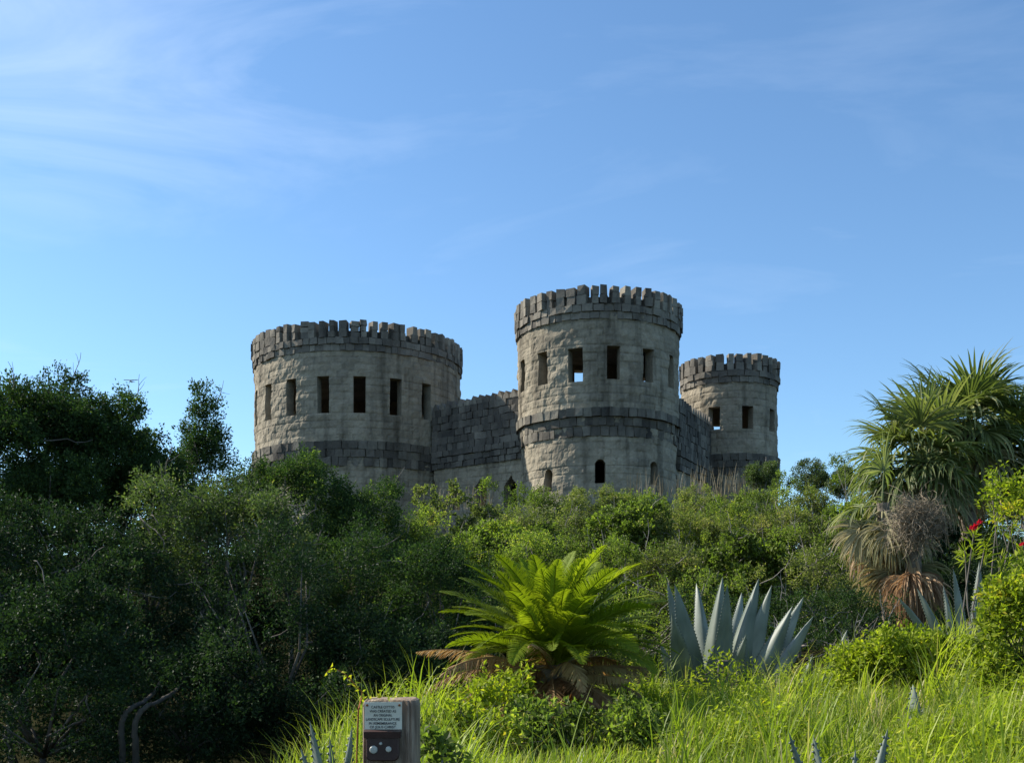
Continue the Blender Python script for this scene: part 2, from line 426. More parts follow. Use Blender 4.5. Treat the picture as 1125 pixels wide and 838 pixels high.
def shell(us, zs, ops, xyz, thick, seed, close, amp=1.0):
    """a wall of real thickness with rough outer face and cut openings. xyz(u, z, depth) -> point"""
    eu = [o[1] + s * o[2] for o in ops for s in (-1, 1)]
    ez = [v for o in ops for v in (o[3], o[4])]
    us = snap(us, eu); zs = snap(zs, ez)
    for o in ops:                       # finer cells round curved heads
        if o[0] != 'rect':
            us = np.union1d(us, np.linspace(o[1] - o[2], o[1] + o[2], 17)); zs = np.union1d(zs, np.linspace(o[4] - o[2] * 1.15, o[4], 9))
    us = us[np.concatenate([[True], np.diff(us) > 1e-4])]; zs = zs[np.concatenate([[True], np.diff(zs) > 1e-4])]
    nu, nz = len(us), len(zs)
    U, Zz = np.meshgrid(us, zs)
    d, tone = relief(U, Zz, seed, amp)
    if close: d[:, -1] = d[:, 0]; tone[:, -1] = tone[:, 0]
    outer = xyz(U, Zz, -d); inner = xyz(U, Zz, np.full_like(U, thick))
    uc = (U[:-1, :-1] + U[:-1, 1:]) / 2; zc = (Zz[:-1, :-1] + Zz[1:, :-1]) / 2
    hole = np.zeros(uc.shape, bool)
    for o in ops: hole |= inside(o, uc, zc)
    i, j = np.meshgrid(np.arange(nz - 1), np.arange(nu - 1), indexing='ij')
    k = i * nu + j
    keep = ~hole; K = k[keep]; n = nu * nz
    mb = MB()
    V = np.concatenate([outer.reshape(-1, 3), inner.reshape(-1, 3)])
    F = [np.stack([K, K + 1, K + nu + 1, K + nu], -1), np.stack([K + n, K + nu + n, K + nu + 1 + n, K + 1 + n], -1)]
    hp = np.pad(hole, 1, constant_values=True)
    if close: hp[1:-1, 0] = hole[:, -1]; hp[1:-1, -1] = hole[:, 0]
    for (di, dj, a, b) in ((0, -1, 0, nu), (0, 1, nu + 1, 1), (-1, 0, 1, 0), (1, 0, nu, nu + 1)):
        nb = hp[1 + di:hp.shape[0] - 1 + di, 1 + dj:hp.shape[1] - 1 + dj]
        e = k[keep & nb]
        F.append(np.stack([e + a, e + b, e + b + n, e + a + n], -1))
    mb.add(V, np.concatenate(F), np.concatenate([tone.ravel(), np.full(n, 0.4)]))
    return mb

def round_tower(px_c, D, rad, front, windows, arches, n_merlon, ys, seed, label, extra=(), flare=None):
    """ys: rows of merlon top, merlon foot, parapet foot, band top, band foot (all at the tower's front)"""
    cx = (px_c - CX) / FPX * D; cy = D
    zf = lambda py: zat(py, front)
    z_mt, z_mf, z_pf, z_bt, z_bf = [zf(y) for y in ys]
    zr = [3.6, z_bf, z_bt, z_pf, z_mf]
    rr = flare or [rad, rad, rad, rad, rad]
    RZ = lambda z: np.interp(z, zr, rr)
    ops = []; turn = math.degrees(math.atan2(-cx, cy))      # angles are counted from the side that faces the road
    for th, hw, y0, y1 in windows: ops.append(('rect', (R(th + turn + 180) % (2 * math.pi) - math.pi) * rad, hw, zf(y0), zf(y1)))
    for th, hw, y0, y1 in arches: ops.append(('round', R(th + turn) * rad, hw, zf(y0), zf(y1)))
    ops += [('rect', R(th) * rad, hw, z0, z1) for th, hw, z0, z1 in extra]
    us = np.linspace(-math.pi * rad, math.pi * rad, int(2 * math.pi * rad / 0.085))
    zs = np.arange(3.6, z_mf + 0.02, 0.075)
    def xyz(u, z, dep):
        th = u / rad; r = RZ(z) - dep
        return np.stack([cx + r * np.sin(th), cy - r * np.cos(th), z], -1)
    t = shell(us, zs, ops, xyz, 0.55, seed, True).build('round_tower', M['tan_stone'], castle)
    t['label'] = label
    # two bands of protruding blocks, laid like shingles
    def course(mb, z0, z1, r_out, w, lean, val_lo=0.1, val_hi=0.75):
        n = int(2 * math.pi * r_out / w); a = rng.uniform(0, 1)
        wid = rng.uniform(0.75, 1.25, n); ed = np.concatenate([[0], np.cumsum(wid)]) / wid.sum() * 2 * math.pi + a
        for q in range(n):
            th = (ed[q] + ed[q + 1]) / 2; ww = (ed[q + 1] - ed[q]) * r_out * 0.955
            r = r_out - 0.16 + rng.uniform(-0.045, 0.045); h = (z1 - z0) * 0.955
            mb.box((cx + r * math.sin(th), cy - r * math.cos(th), (z0 + z1) / 2), (ww, 0.34, h), th + rng.uniform(-0.05, 0.05), lean, 0.026, rng.uniform(val_lo, val_hi))
    mb = MB(); h = (z_bt - z_bf)
    course(mb, z_bf, z_bf + h * 0.36, RZ(z_bf) + 0.04, 0.36, 0.02)
    course(mb, z_bf + h * 0.36, z_bf + h * 0.68, RZ(z_bf) + 0.09, 0.40, 0.04)
    course(mb, z_bf + h * 0.68, z_bt, RZ(z_bt) + 0.12, 0.42, 0.05)
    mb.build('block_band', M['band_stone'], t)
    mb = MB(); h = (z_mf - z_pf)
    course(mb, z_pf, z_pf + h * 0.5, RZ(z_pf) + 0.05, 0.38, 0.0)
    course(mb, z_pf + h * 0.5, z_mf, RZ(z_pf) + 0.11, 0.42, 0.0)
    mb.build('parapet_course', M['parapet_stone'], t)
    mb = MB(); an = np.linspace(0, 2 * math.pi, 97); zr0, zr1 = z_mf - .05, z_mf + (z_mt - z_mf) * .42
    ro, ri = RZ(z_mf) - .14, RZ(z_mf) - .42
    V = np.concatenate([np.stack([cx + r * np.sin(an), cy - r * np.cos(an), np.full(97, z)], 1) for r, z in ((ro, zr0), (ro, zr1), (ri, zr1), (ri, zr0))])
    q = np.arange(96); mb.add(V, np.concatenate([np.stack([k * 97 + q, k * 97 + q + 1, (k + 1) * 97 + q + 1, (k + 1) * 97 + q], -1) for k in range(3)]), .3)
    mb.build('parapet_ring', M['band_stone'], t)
    # merlons
    Rm = rr[-1] - 0.13
    for q in range(n_merlon):
        th = 2 * math.pi * (q + rng.uniform(-0.13, 0.13)) / n_merlon
        wide = rng.choice([0.29, 0.34, 0.40])
        z = z_mf + 0.005; r = Rm + rng.uniform(-0.04, 0.05); rot = th + rng.uniform(-0.30, 0.30)
        H = (z_mt - z_mf) * rng.uniform(0.9, 1.0); mb = MB(); nb = rng.choice([2, 2, 3])
        for kk in range(nb):
            hh = H / nb
            mb.box((cx + r * math.sin(th), cy - r * math.cos(th), z + hh / 2), (wide + rng.uniform(-.05, .05), 0.5, hh * 0.97), rot + rng.uniform(-.07, .07), 0, 0.022, rng.uniform(0.15, 0.9)); z += hh
        mb.build('merlon', M['parapet_stone'], t)
    # roof slab added inside the parapet to darken the interior; floor under the windows
    for name, zz, th_ in (('shading_roof_slab', z_pf - 0.30, 0.25), ('floor_slab', min(zf(w[2]) for w in windows) - 0.5, 0.2)):
        mb = MB(); an = np.linspace(0, 2 * math.pi, 49)[:-1]; r = RZ(zz) - 0.5
        mb.tube([(cx, cy, zz), (cx, cy, zz + th_)], [r, r], 48)
        mb.build(name, M['inner'], t)
    return t, cx, cy

W = lambda th, hw, y0, y1: (th, hw, y0, y1)
mid, mcx, mcy = round_tower(657, 53, 3.88, 49.1,
    [W(-15.3 + 25.72 * k, 0.30, 416, 379.5) for k in range(-7, 7) if k not in (0,)] + [W(-15.3, 0.35, 418, 381)],
    [W(-38, 0.25, 536, 511), W(1.5, 0.255, 530, 503.5), W(43.5, 0.25, 529, 503)], 48,
    (313.5, 334, 350, 447, 478), 11, 'tall middle tower with three round-arched slots low down',
    extra=[(-171.5, 0.55, 13.9, 15.35)], flare=[3.72, 3.74, 3.86, 3.90, 3.93])
lef, lcx, lcy = round_tower(394, 61, 5.66, 55.4,
    [W(0.5 + 18.95 * k, 0.32, 453.5, 413) for k in range(-9, 10) if k != 3], [], 68,
    (351.5, 371, 385.5, 484, 512), 23, 'broad left tower with a row of seven tall windows')
rig, rcx, rcy = round_tower(801, 61, 2.62, 58.5,
    [W(-17.7 + 39.8 * k, 0.32, 471, 446) for k in range(-4, 5) if k not in (-4,)] , [], 32,
    (388, 407, 420, 498, 522), 31, 'small right tower standing furthest back',
    extra=[(-176, 0.5, 13.2, 13.86), (176 - 12, 0.25, 13.2, 13.8)])

def curtain(p0, p1, top_l, band_t, band_f, z_base, ops_px, seed, label, thick=0.6, teeth=0.42, back=4.0):
    """straight wall from p0 to p1 (x, y): rough lower wall, dark slate courses above, pointed teeth on top"""
    p0, p1 = np.array(p0, float), np.array(p1, float)
    Ln = np.linalg.norm(p1 - p0); d = (p1 - p0) / Ln; nrm = np.array([d[1], -d[0]])   # towards the camera
    rz = math.atan2(d[1], d[0])
    def xyz(u, z, dep):
        return np.stack([p0[0] + d[0] * u - nrm[0] * dep, p0[1] + d[1] * u - nrm[1] * dep, z], -1)
    us = np.linspace(0, Ln, int(Ln / 0.085)); zs = np.arange(z_base, top_l, 0.075)
    t = shell(us, zs, ops_px, xyz, thick, seed, False).build('curtain_wall', M['tan_stone'], castle)
    t['label'] = label
    def row(mb, z0, z1, out, w, tilt=0.03):
        u = -rng.uniform(0, w)
        while u < Ln:
            ww = w * rng.uniform(0.8, 1.2)
            uc = np.clip(u + ww / 2, 0.15, Ln - 0.15)
            o = out + rng.uniform(-0.04, 0.04)
            c = xyz(uc, (z0 + z1) / 2, -o + 0.13)
            mb.box(c, (ww * 0.94, 0.30, (z1 - z0) * 0.95), rz + rng.uniform(-.04, .04), tilt, 0.022, rng.uniform(0.1, 0.8)); u += ww
    mb = MB(); z = band_t; nrow = max(3, int(round((top_l - band_t) / 0.36))); h = (top_l - band_t) / nrow
    for q in range(nrow): row(mb, band_t + q * h, band_t + (q + 1) * h, 0.10, 0.40)
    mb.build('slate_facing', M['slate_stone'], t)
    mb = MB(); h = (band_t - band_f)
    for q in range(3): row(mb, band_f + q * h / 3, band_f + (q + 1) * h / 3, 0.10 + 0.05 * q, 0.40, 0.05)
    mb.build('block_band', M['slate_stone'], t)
    # teeth: blocks set cornerwise, giving the saw-toothed crest
    n = int(Ln / teeth)
    for q in range(n):
        u = (q + 0.5) * Ln / n; c = xyz(u, 0, 0.12); w = teeth * 0.62; zz = top_l - 0.02
        mb = MB(); r = w * 0.78; hh = rng.uniform(0.34, 0.48)
        th = rz + rng.uniform(-.1, .1); dx, dy = math.cos(th) * r, math.sin(th) * r; ex, ey = -math.sin(th) * 0.25, math.cos(th) * 0.25
        v = []
        for s in (-1, 1):
            v += [(c[0] - dx + s * ex, c[1] - dy + s * ey, zz), (c[0] + dx + s * ex, c[1] + dy + s * ey, zz),
                  (c[0] + dx * .9 + s * ex, c[1] + dy * .9 + s * ey, zz + hh * .35), (c[0] + s * ex, c[1] + s * ey, zz + hh), (c[0] - dx * .9 + s * ex, c[1] - dy * .9 + s * ey, zz + hh * .35)]
        f = [[0, 1, 2, 2], [0, 2, 3, 4], [6, 5, 7, 7], [5, 9, 8, 7], [0, 5, 6, 1], [1, 6, 7, 2], [2, 7, 8, 3], [3, 8, 9, 4], [4, 9, 5, 0]]
        mb.add(v, f, rng.uniform(0.2, 0.9))
        mb.build('merlon', M['parapet_stone'], t)
    # hall roof and rear wall, added behind it to keep the openings dark
    mb = MB(); c = xyz(Ln / 2, top_l - 0.55, back / 2 + 0.3)
    mb.box(c, (Ln, back, 0.25), rz, 0, 0, 0.4); mb.build('shading_roof_slab', M['inner'], t)
    mb = MB(); c = xyz(Ln / 2, (z_base + top_l - 0.7) / 2, back + 0.45)
    mb.box(c, (Ln + 5, 0.3, top_l - 0.7 - z_base), rz, 0, 0, 0.4); mb.build('shading_rear_wall', M['inner'], t)
    return t

# left curtain: from inside the left tower to the middle tower
pL, pM = np.array([(477 - CX) / FPX * 57.2, 57.2]), np.array([(584 - CX) / FPX * 53.1, 53.1])
LnL = np.linalg.norm(pM - pL)
def u_of(px, p0, p1):
    d = (p1 - p0); k = (px - CX) / FPX
    t = (k * p0[1] - p0[0]) / (d[0] - k * d[1]); Yh = p0[1] + t * d[1]
    return t * np.linalg.norm(d), Yh
ops = []
for px, hw, ytop, ybot, kd in ((528, 0.42, 525, 560, 'point'), (560.5, 0.42, 522.5, 560, 'point'), (499, 0.36, 533, 560, 'round')):
    uu, Yh = u_of(px, pL, pM); ops.append((kd, uu, hw, zat(ybot, Yh), zat(ytop, Yh)))
curtain(pL, pM, 13.42, zat(482, 53.1), zat(502.5, 53.1) , 3.8, ops, 41, 'dark slate-faced wall between the left and middle towers')
pR0, pR1 = np.array([(744 - CX) / FPX * 53.6, 53.6]), np.array([(781 - CX) / FPX * 59.2, 59.2])
curtain(pR0, pR1, 13.0, zat(494, 53.6), zat(516, 53.6), 3.8, [], 47, 'short slate-faced wall between the middle and right towers')

# ------------------------------------------------------------------ foliage
def leaf_quads(c, a, n, L, Wd, fold=0.25):
    """diamond leaves: c base, a axis, n normal"""
    s = unit(np.cross(a, n)); n2 = np.cross(s, a)
    L = np.asarray(L)[:, None]; Wd = np.asarray(Wd)[:, None]
    b = c; tip = c + a * L
    l = c + a * L * 0.45 + s * Wd / 2 + n2 * Wd * fold; r = c + a * L * 0.45 - s * Wd / 2 + n2 * Wd * fold
    v = np.stack([b, r, tip, l], 1).reshape(-1, 3)
    f = np.arange(len(c) * 4).reshape(-1, 4)
    return v, f

def rand_unit(n):
    return unit(rng.normal(size=(n, 3)))

def twig_path(p, d, length, n=7, wig=0.25, up=0.05):
    pts = [np.array(p, float)]; d = unit(d)
    for _ in range(n - 1):
        d = unit(d + rng.normal(size=3) * wig + np.array([0, 0, up])); pts.append(pts[-1] + d * length / (n - 1))
    return np.array(pts)

def crown_clusters(center, rad, nc, lobes=12, depth=0.45, low=False, cone=0.0, lumpy=0.34, tuft=0.32):
    """shoots gathered in separate tufts that sit on an uneven crown; returns point, direction, tone per shoot"""
    rad = np.asarray(rad, float)
    area = 4 * math.pi * (rad[0] * rad[1] * rad[2]) ** (2 / 3)
    mt = max(14, int(area / (tuft ** 2 * 2.2)))
    d = rand_unit(mt)
    if not low: d[:, 2] = np.where(d[:, 2] < -0.45, -d[:, 2], d[:, 2])
    ld = rand_unit(lobes); amp = rng.uniform(-0.5, 1, lobes) * lumpy
    rr = 0.80 + np.exp(8 * (d @ ld.T - 1)) @ amp + rng.normal(size=mt) * 0.07
    rr *= 1 - depth * rng.uniform(0, 1, mt) ** 1.8
    far = rng.uniform(0, 1, mt) < 0.10
    rr = np.where(far, rr * rng.uniform(1.05, 1.22, mt), rr)
    tc_ = d * rr[:, None] * rad
    if cone:
        t = np.clip(tc_[:, 2] / rad[2], -1, 1); sc = (1 - cone * (t + 1) / 2); tc_[:, 0] *= sc; tc_[:, 1] *= sc
    tr = tuft * rng.uniform(0.55, 1.25, mt) * (1 - 0.35 * far)
    w = tr ** 2; k = rng.choice(mt, nc, p=w / w.sum())
    ld_ = rand_unit(nc); ld_ = unit(ld_ + d[k] * 0.55 + np.array([0, 0, .25]))
    p = tc_[k] + ld_ * (tr[k] * rng.uniform(.25, 1, nc) ** .5)[:, None] * np.array([1, 1, .85])
    tone = rng.normal(size=mt)[k] * 0.16
    return p + np.asarray(center), unit(ld_ * .8 + unit(d[k] / rad) * .5), tone

def shrub(name, label, cat, center, rad, mat, nc=520, per=30, leaf=(0.055, 0.026), spread=0.065, shoot=0.20,
          trunk=True, twigs=0, bare=0, base=None, group=None, cone=0.0, depth=0.45, lumpy=0.5, up=0.55, bright=0.0, low_trunks=1, low=False, tuft=0.30):
    global rng
    rng = np.random.default_rng(zlib.crc32(label.encode()))     # every plant keeps its own shape
    center = np.asarray(center, float); rad = np.asarray(rad, float)
    if base is None: base = (center[0], center[1] + 0.1)
    gz = float(ground_z(base[0], base[1])); b0 = np.array([base[0], base[1], gz])
    root = empty(name, b0, label, cat, group)
    p, d, tone_c = crown_clusters(center, rad, nc, depth=depth, cone=cone, lumpy=lumpy, low=low, tuft=tuft)
    ok = p[:, 2] > ground_z(p[:, 0], p[:, 1]) + 0.05
    p, d, tone_c = p[ok], d[ok], tone_c[ok]; nc = len(p)
    axis = unit(d * 0.75 + np.array([0, 0, up]) + rng.normal(size=(nc, 3)) * 0.4)
    tone_c = tone_c + rng.uniform(-0.1, 0.1, nc) + bright
    slen = shoot * rng.uniform(0.6, 1.4, nc)
    t = rng.uniform(0, 1, (nc, per))
    c = p[:, None, :] + axis[:, None, :] * (t * slen[:, None])[..., None] + rng.normal(size=(nc, per, 3)) * (spread * (1.15 - t * 0.75))[..., None]
    c = c.reshape(-1, 3); n = len(c); ax = np.repeat(axis, per, 0)
    la = unit(ax * 0.7 + rand_unit(n) * 0.95); nn = unit(rand_unit(n) + np.array([0, 0, 0.7]) + np.repeat(d, per, 0) * 0.35)
    sc = rng.uniform(0.65, 1.35, n)
    v, f = leaf_quads(c, la, nn, leaf[0] * sc, leaf[1] * sc)
    val = np.clip(0.42 + np.repeat(tone_c, per) + rng.normal(size=n) * 0.2, 0, 1)
    mb = MB(); mb.add(v, f, np.repeat(val, 4)); mb.build('crown', mat, root)
    if trunk:
        mb = MB(); r0 = min(0.035 + 0.035 * float(rad.mean()), 0.045 * float(rad.mean()) ** 1.2 + 0.004)
        fork = b0 + (center - b0) * 0.45; fork[2] = max(fork[2], gz + 0.15)
        for q in range(low_trunks):
            o = rng.normal(size=3) * 0.12 * (q > 0); o[2] = 0
            st = b0 + o - np.array([0, 0, 0.15])
            mid_ = (st + fork) / 2 + rng.normal(size=3) * 0.08
            mb.tube([st, mid_, fork], [r0, r0 * .85, r0 * .7], 7)
        for q in rng.choice(nc, min(12, nc), False):
            e = p[q]; m1 = fork + (e - fork) * 0.5 + rng.normal(size=3) * 0.12 + np.array([0, 0, 0.08])
            mb.tube([fork, m1, e], [r0 * .5, r0 * .28, 0.006], 5)
        mb.build('trunk', M['bark'], root, smooth_shade=True)
    if twigs or bare:
        mb = MB()
        front = np.where(d[:, 1] < -0.2)[0]; top = np.where(d[:, 2] > 0.55)[0]
        for q in rng.choice(front, twigs) if twigs and len(front) else []:
            pp = twig_path(p[q] - np.array([0, -0.1, 0.1]), rng.normal(size=3) * np.array([1, .3, .8]), rng.uniform(0.3, 0.9), 8, 0.3)
            mb.tube(pp, np.linspace(0.010, 0.004, 8), 4)
        for q in rng.choice(top, bare) if bare and len(top) else []:
            L_ = rng.uniform(0.25, 0.6)
            pp = twig_path(p[q], d[q] * 0.4 + np.array([0, 0, 0.8]), L_, 7, 0.14)
            mb.tube(pp, np.linspace(0.008, 0.003, 7), 4)
            for w in range(3):
                s0 = pp[2 + w]; mb.tube(twig_path(s0, rng.normal(size=3) * .6 + np.array([0, 0, .7]), L_ * .35, 4, 0.15), np.linspace(0.005, 0.002, 4), 3)
        if mb.v: mb.build('bare_twigs', M['bark' if group == TL else 'twig'], root)['kind'] = 'stuff'
    return root

def px_shrub(name, label, cat, px, py, Y, rx, rz, mat, **k):
    c = at(px, py, Y); ry = k.pop('ry', rx * 0.8)
    return shrub(name, label, cat, c, (rx, ry, rz), mat, **k)

TL = 'trees of the dark thicket on the left'
big = dict(nc=980, per=40, group=TL)
lowk = {**big, 'low': True, 'leaf': (.046, .023)}
T = px_shrub
T('oak_tree', 'tallest dark tree at the left edge with bare twigs on top', 'tree', 28, 520, 17, 1.60, 1.45, M['oak'], twigs=14, bare=14, leaf=(.05, .026), depth=.4, tuft=.36, **{**big, 'nc': 1700})
T('oak_tree', 'dark tree stepping down right of the tallest one, below the small aeroplane', 'tree', 116, 530, 17.5, 1.10, 1.25, M['oak'], bare=5, leaf=(.05, .026), twigs=6, tuft=.34, **{**big, 'nc': 1000})
T('oak_tree', 'low dark tree with ragged top in the gap left of the slim young tree', 'tree', 163, 566, 18.5, .85, 1.05, M['oak'], bare=9, leaf=(.05, .026), **{**big, 'nc': 620})
T('young_tree', 'slim cone-shaped young tree with open crown rising above the thicket', 'tree', 224, 505, 19, .74, .90, M['oak'], nc=330, per=34, leaf=(.05, .025), cone=.8, depth=.85, bare=5, shoot=.2, spread=.06, lumpy=.8, tuft=.17, group=TL)
T('oak_tree', 'rounded tree before the foot of the broad left tower, at its left side', 'tree', 318, 560, 21, 1.12, 1.15, M['oak'], twigs=10, bare=4, leaf=(.05, .025), bright=.12, **{**big, 'nc': 700})
T('oak_tree', 'tree with pointed leafy shoots in front of the broad left tower', 'tree', 392, 612, 21, 1.05, 1.30, M['oak'], twigs=10, bare=3, leaf=(.05, .025), bright=.12, **{**big, 'nc': 700})
T('oak_tree', 'tree covering the foot of the slate-faced wall between two towers', 'tree', 462, 640, 21.5, .95, 1.15, M['hedge'], twigs=8, bare=3, leaf=(.05, .025), **{**big, 'nc': 560})
T('shrub', 'olive-green bush full of grey twigs, in the middle of the left thicket', 'shrub', 250, 615, 15, 1.42, 1.08, M['olive'], twigs=60, bare=6, leaf=(.045, .022), nc=1000, per=34, group=TL)
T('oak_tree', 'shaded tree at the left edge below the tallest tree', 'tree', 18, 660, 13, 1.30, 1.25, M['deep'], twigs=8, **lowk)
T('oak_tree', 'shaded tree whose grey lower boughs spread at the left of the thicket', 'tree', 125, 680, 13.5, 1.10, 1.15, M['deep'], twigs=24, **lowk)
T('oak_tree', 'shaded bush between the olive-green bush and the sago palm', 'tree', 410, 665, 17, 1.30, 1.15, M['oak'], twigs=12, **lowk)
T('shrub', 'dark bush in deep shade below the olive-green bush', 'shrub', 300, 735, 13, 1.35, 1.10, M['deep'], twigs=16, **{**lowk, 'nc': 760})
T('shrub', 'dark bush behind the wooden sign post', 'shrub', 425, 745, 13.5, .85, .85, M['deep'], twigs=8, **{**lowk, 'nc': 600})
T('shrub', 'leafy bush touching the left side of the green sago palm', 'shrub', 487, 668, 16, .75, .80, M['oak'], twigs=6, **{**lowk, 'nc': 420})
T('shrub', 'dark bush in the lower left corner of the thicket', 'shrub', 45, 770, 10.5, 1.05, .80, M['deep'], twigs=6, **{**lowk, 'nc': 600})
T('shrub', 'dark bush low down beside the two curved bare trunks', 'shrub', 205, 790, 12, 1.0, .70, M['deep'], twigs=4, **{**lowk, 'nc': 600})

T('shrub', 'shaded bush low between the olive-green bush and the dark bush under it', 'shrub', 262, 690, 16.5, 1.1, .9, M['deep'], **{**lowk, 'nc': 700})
T('shrub', 'bush closing the gap under the slim young tree', 'shrub', 228, 596, 19.5, 1.2, .85, M['oak'], **{**big, 'nc': 700})
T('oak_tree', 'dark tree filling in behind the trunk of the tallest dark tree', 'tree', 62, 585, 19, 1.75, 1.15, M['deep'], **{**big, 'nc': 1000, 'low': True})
# added unseen trees left of the frame, put in to shade the thicket front
for px, py, Y, rx, rz, lab in ((-150, 520, 18, 1.9, 1.8, 'dark tree just outside the left edge of the picture, furthest back'), (-190, 640, 13, 1.7, 1.8, 'dark tree just outside the left edge of the picture, nearest')):
    T('oak_tree', lab, 'tree', px, py, Y, rx, rz, M['oak'], nc=500, per=34, group=TL)

# the two curved bare trunks
for dx, lab in ((0, 'left one of two curved pale trunks in the thicket shade'), (15, 'right one of two curved pale trunks in the thicket shade')):
    pts = [at(134 + dx, 818, 10.2), at(133 + dx, 795, 10.2), at(138 + dx, 783, 10.2), at(147 + dx, 775, 10.3), at(158 + dx, 771, 10.6), at(170 + dx * 1.4, 760, 11.2), at(180 + dx * 1.8, 742, 12.2)]
    pts = [np.array([pts[0][0], pts[0][1], -0.1])] + pts
    mb = MB(); pts = np.array(pts); tt = np.linspace(0, 7, 40); pts = np.stack([np.interp(tt, range(len(pts)), pts[:, q]) for q in range(3)], 1)
    pts[1:-1] = (pts[:-2] + pts[1:-1] * 2 + pts[2:]) / 4; pts += rng.normal(size=pts.shape) * .004
    mb.tube(pts, np.linspace(.032, .016, 40) * rng.uniform(.88, 1.12, 40), 8)
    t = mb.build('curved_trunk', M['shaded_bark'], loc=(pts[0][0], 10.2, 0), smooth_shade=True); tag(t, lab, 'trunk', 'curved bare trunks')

# --- hedge on the dune, right half
HG = 'bushes of the hedge below the castle'
H = M['hedge']; H2 = M['hedge2']
hedge = [
 # px, py, Y, rx, rz, mat, twigs, label
 (522, 618, 30, 1.10, 1.10, H2, 8, 'bush below the left of two pointed windows'),
 (588, 588, 31, 1.20, 1.00, H, 6, 'bush below the leftmost arched slot of the middle tower'),
 (650, 579, 32, 1.25, 0.95, H2, 10, 'bush below the middle arched slot of the middle tower'),
 (712, 579, 32, 1.20, 0.95, H, 8, 'bush below the rightmost arched slot of the middle tower'),
 (775, 583, 32, 1.25, 0.95, H2, 14, 'bush right below the short slate-faced wall, among dry grass'),
 (835, 574, 32, 1.25, 0.90, H, 10, 'bush below the small right tower'),
 (893, 576, 31, 1.15, 0.90, H2, 18, 'bush on the ridge just right of the small right tower'),
 (950, 580, 30, 1.15, 1.00, H, 8, 'bush on the ridge that runs in behind the fan palms'),
 (1020, 592, 30, 1.3, 1.00, H, 4, 'bush hidden deep behind the fan palms'),
 (1095, 587, 29, 1.3, 1.1, H, 4, 'bush behind the palm trunk at the right edge'),
 (545, 623, 25, 1.05, 1.00, H, 8, 'bush above the left end of the green sago palm'),
 (610, 608, 26, 1.15, 0.95, H2, 12, 'bush above the tip of the green sago palm'),
 (680, 610, 26, 1.20, 1.00, H, 10, 'bush up the slope from the left tips of the big agave'),
 (750, 614, 26, 1.15, 1.00, H2, 14, 'bush up the slope straight above the big agave'),
 (815, 614, 26, 1.15, 1.00, H, 14, 'bush with grey twigs above the right half of the big agave'),
 (880, 612, 25.5, 1.10, 1.00, H2, 34, 'bush with the densest tangle of bare grey branches'),
 (940, 620, 25, 1.00, 1.05, H, 12, 'bush half hidden by the brown skirt of the fan palm'),
 (530, 655, 21, .85, .80, H, 6, 'bush close behind the left fronds of the sago palm'),
 (600, 645, 21.5, 1.0, .85, H, 6, 'bush close behind the top fronds of the sago palm'),
 (672, 650, 21, 1.0, .95, H, 8, 'bush between the sago palm and the big agave, further back'),
 (742, 655, 21, 1.05, 1.0, H2, 12, 'bush right behind the left leaves of the big agave'),
 (812, 655, 21, 1.0, 1.0, H, 10, 'bush right behind the middle leaves of the big agave'),
 (885, 655, 21, 1.0, 1.0, H, 16, 'bush right behind the right leaves of the big agave'),
 (930, 672, 20, .85, .85, H2, 14, 'twiggy bush left of the hanging dead palm fronds'),
 (705, 705, 17, .95, .80, H, 8, 'low bush behind the right side of the sago palm'),
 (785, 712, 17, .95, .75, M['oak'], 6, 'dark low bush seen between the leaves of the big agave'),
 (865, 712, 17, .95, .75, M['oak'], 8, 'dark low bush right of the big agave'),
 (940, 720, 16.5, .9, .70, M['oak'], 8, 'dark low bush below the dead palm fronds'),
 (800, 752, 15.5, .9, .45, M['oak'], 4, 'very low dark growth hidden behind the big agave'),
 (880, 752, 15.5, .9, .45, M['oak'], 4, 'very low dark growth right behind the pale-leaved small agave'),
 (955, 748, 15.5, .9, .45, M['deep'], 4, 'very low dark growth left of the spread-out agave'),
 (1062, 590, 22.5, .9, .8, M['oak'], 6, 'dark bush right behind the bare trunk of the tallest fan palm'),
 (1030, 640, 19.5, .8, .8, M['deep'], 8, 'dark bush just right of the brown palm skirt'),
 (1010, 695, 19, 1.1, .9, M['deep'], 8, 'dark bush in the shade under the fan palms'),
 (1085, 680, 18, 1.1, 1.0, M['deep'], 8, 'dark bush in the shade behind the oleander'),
 (560, 710, 17.5, 1.0, .75, M['oak'], 4, 'dark bush hidden behind the sago palm'),
 (640, 715, 17.5, 1.0, .75, M['oak'], 4, 'dark bush behind the sago palm trunk'),
]
for (px, py, Y, rx, rz, m, tw, lab) in hedge:
    s = Y / 26; bigl = zlib.crc32(lab.encode()) % 3 == 0 and Y > 19
    T('hedge_bush', lab, 'bush', px, py, Y, rx, rz, m, nc=int(560 * rx * rz), per=36, leaf=(.085, .055) if bigl else (.052 * s ** .5, .027 * s ** .5), twigs=int(tw * 2.5), bare=int(tw / 2) + 1, group=HG, spread=.06, shoot=.2, tuft=.27, lumpy=.85, ry=rx * .9, low=True, bright=rng.uniform(-.1, .12))

# small round bushes standing on the ridge against the sky
for px, py, Y, rx, rz, lab in ((841, 524, 33, .40, .44, 'small round bush against the right side of the small tower'),
                               (890, 527, 33, .52, .40, 'small round bush alone against the sky on the ridge'),
                               (926, 531, 32, .32, .42, 'narrow little bush against the sky, nearest to the fan palms')):
    T('small_bush', lab, 'bush', px, py, Y, rx, rz, M['olive'], nc=260, per=30, leaf=(.055, .028), low=True, spread=.06, shoot=.12, tuft=.17, bare=3, group='small bushes on the ridge')

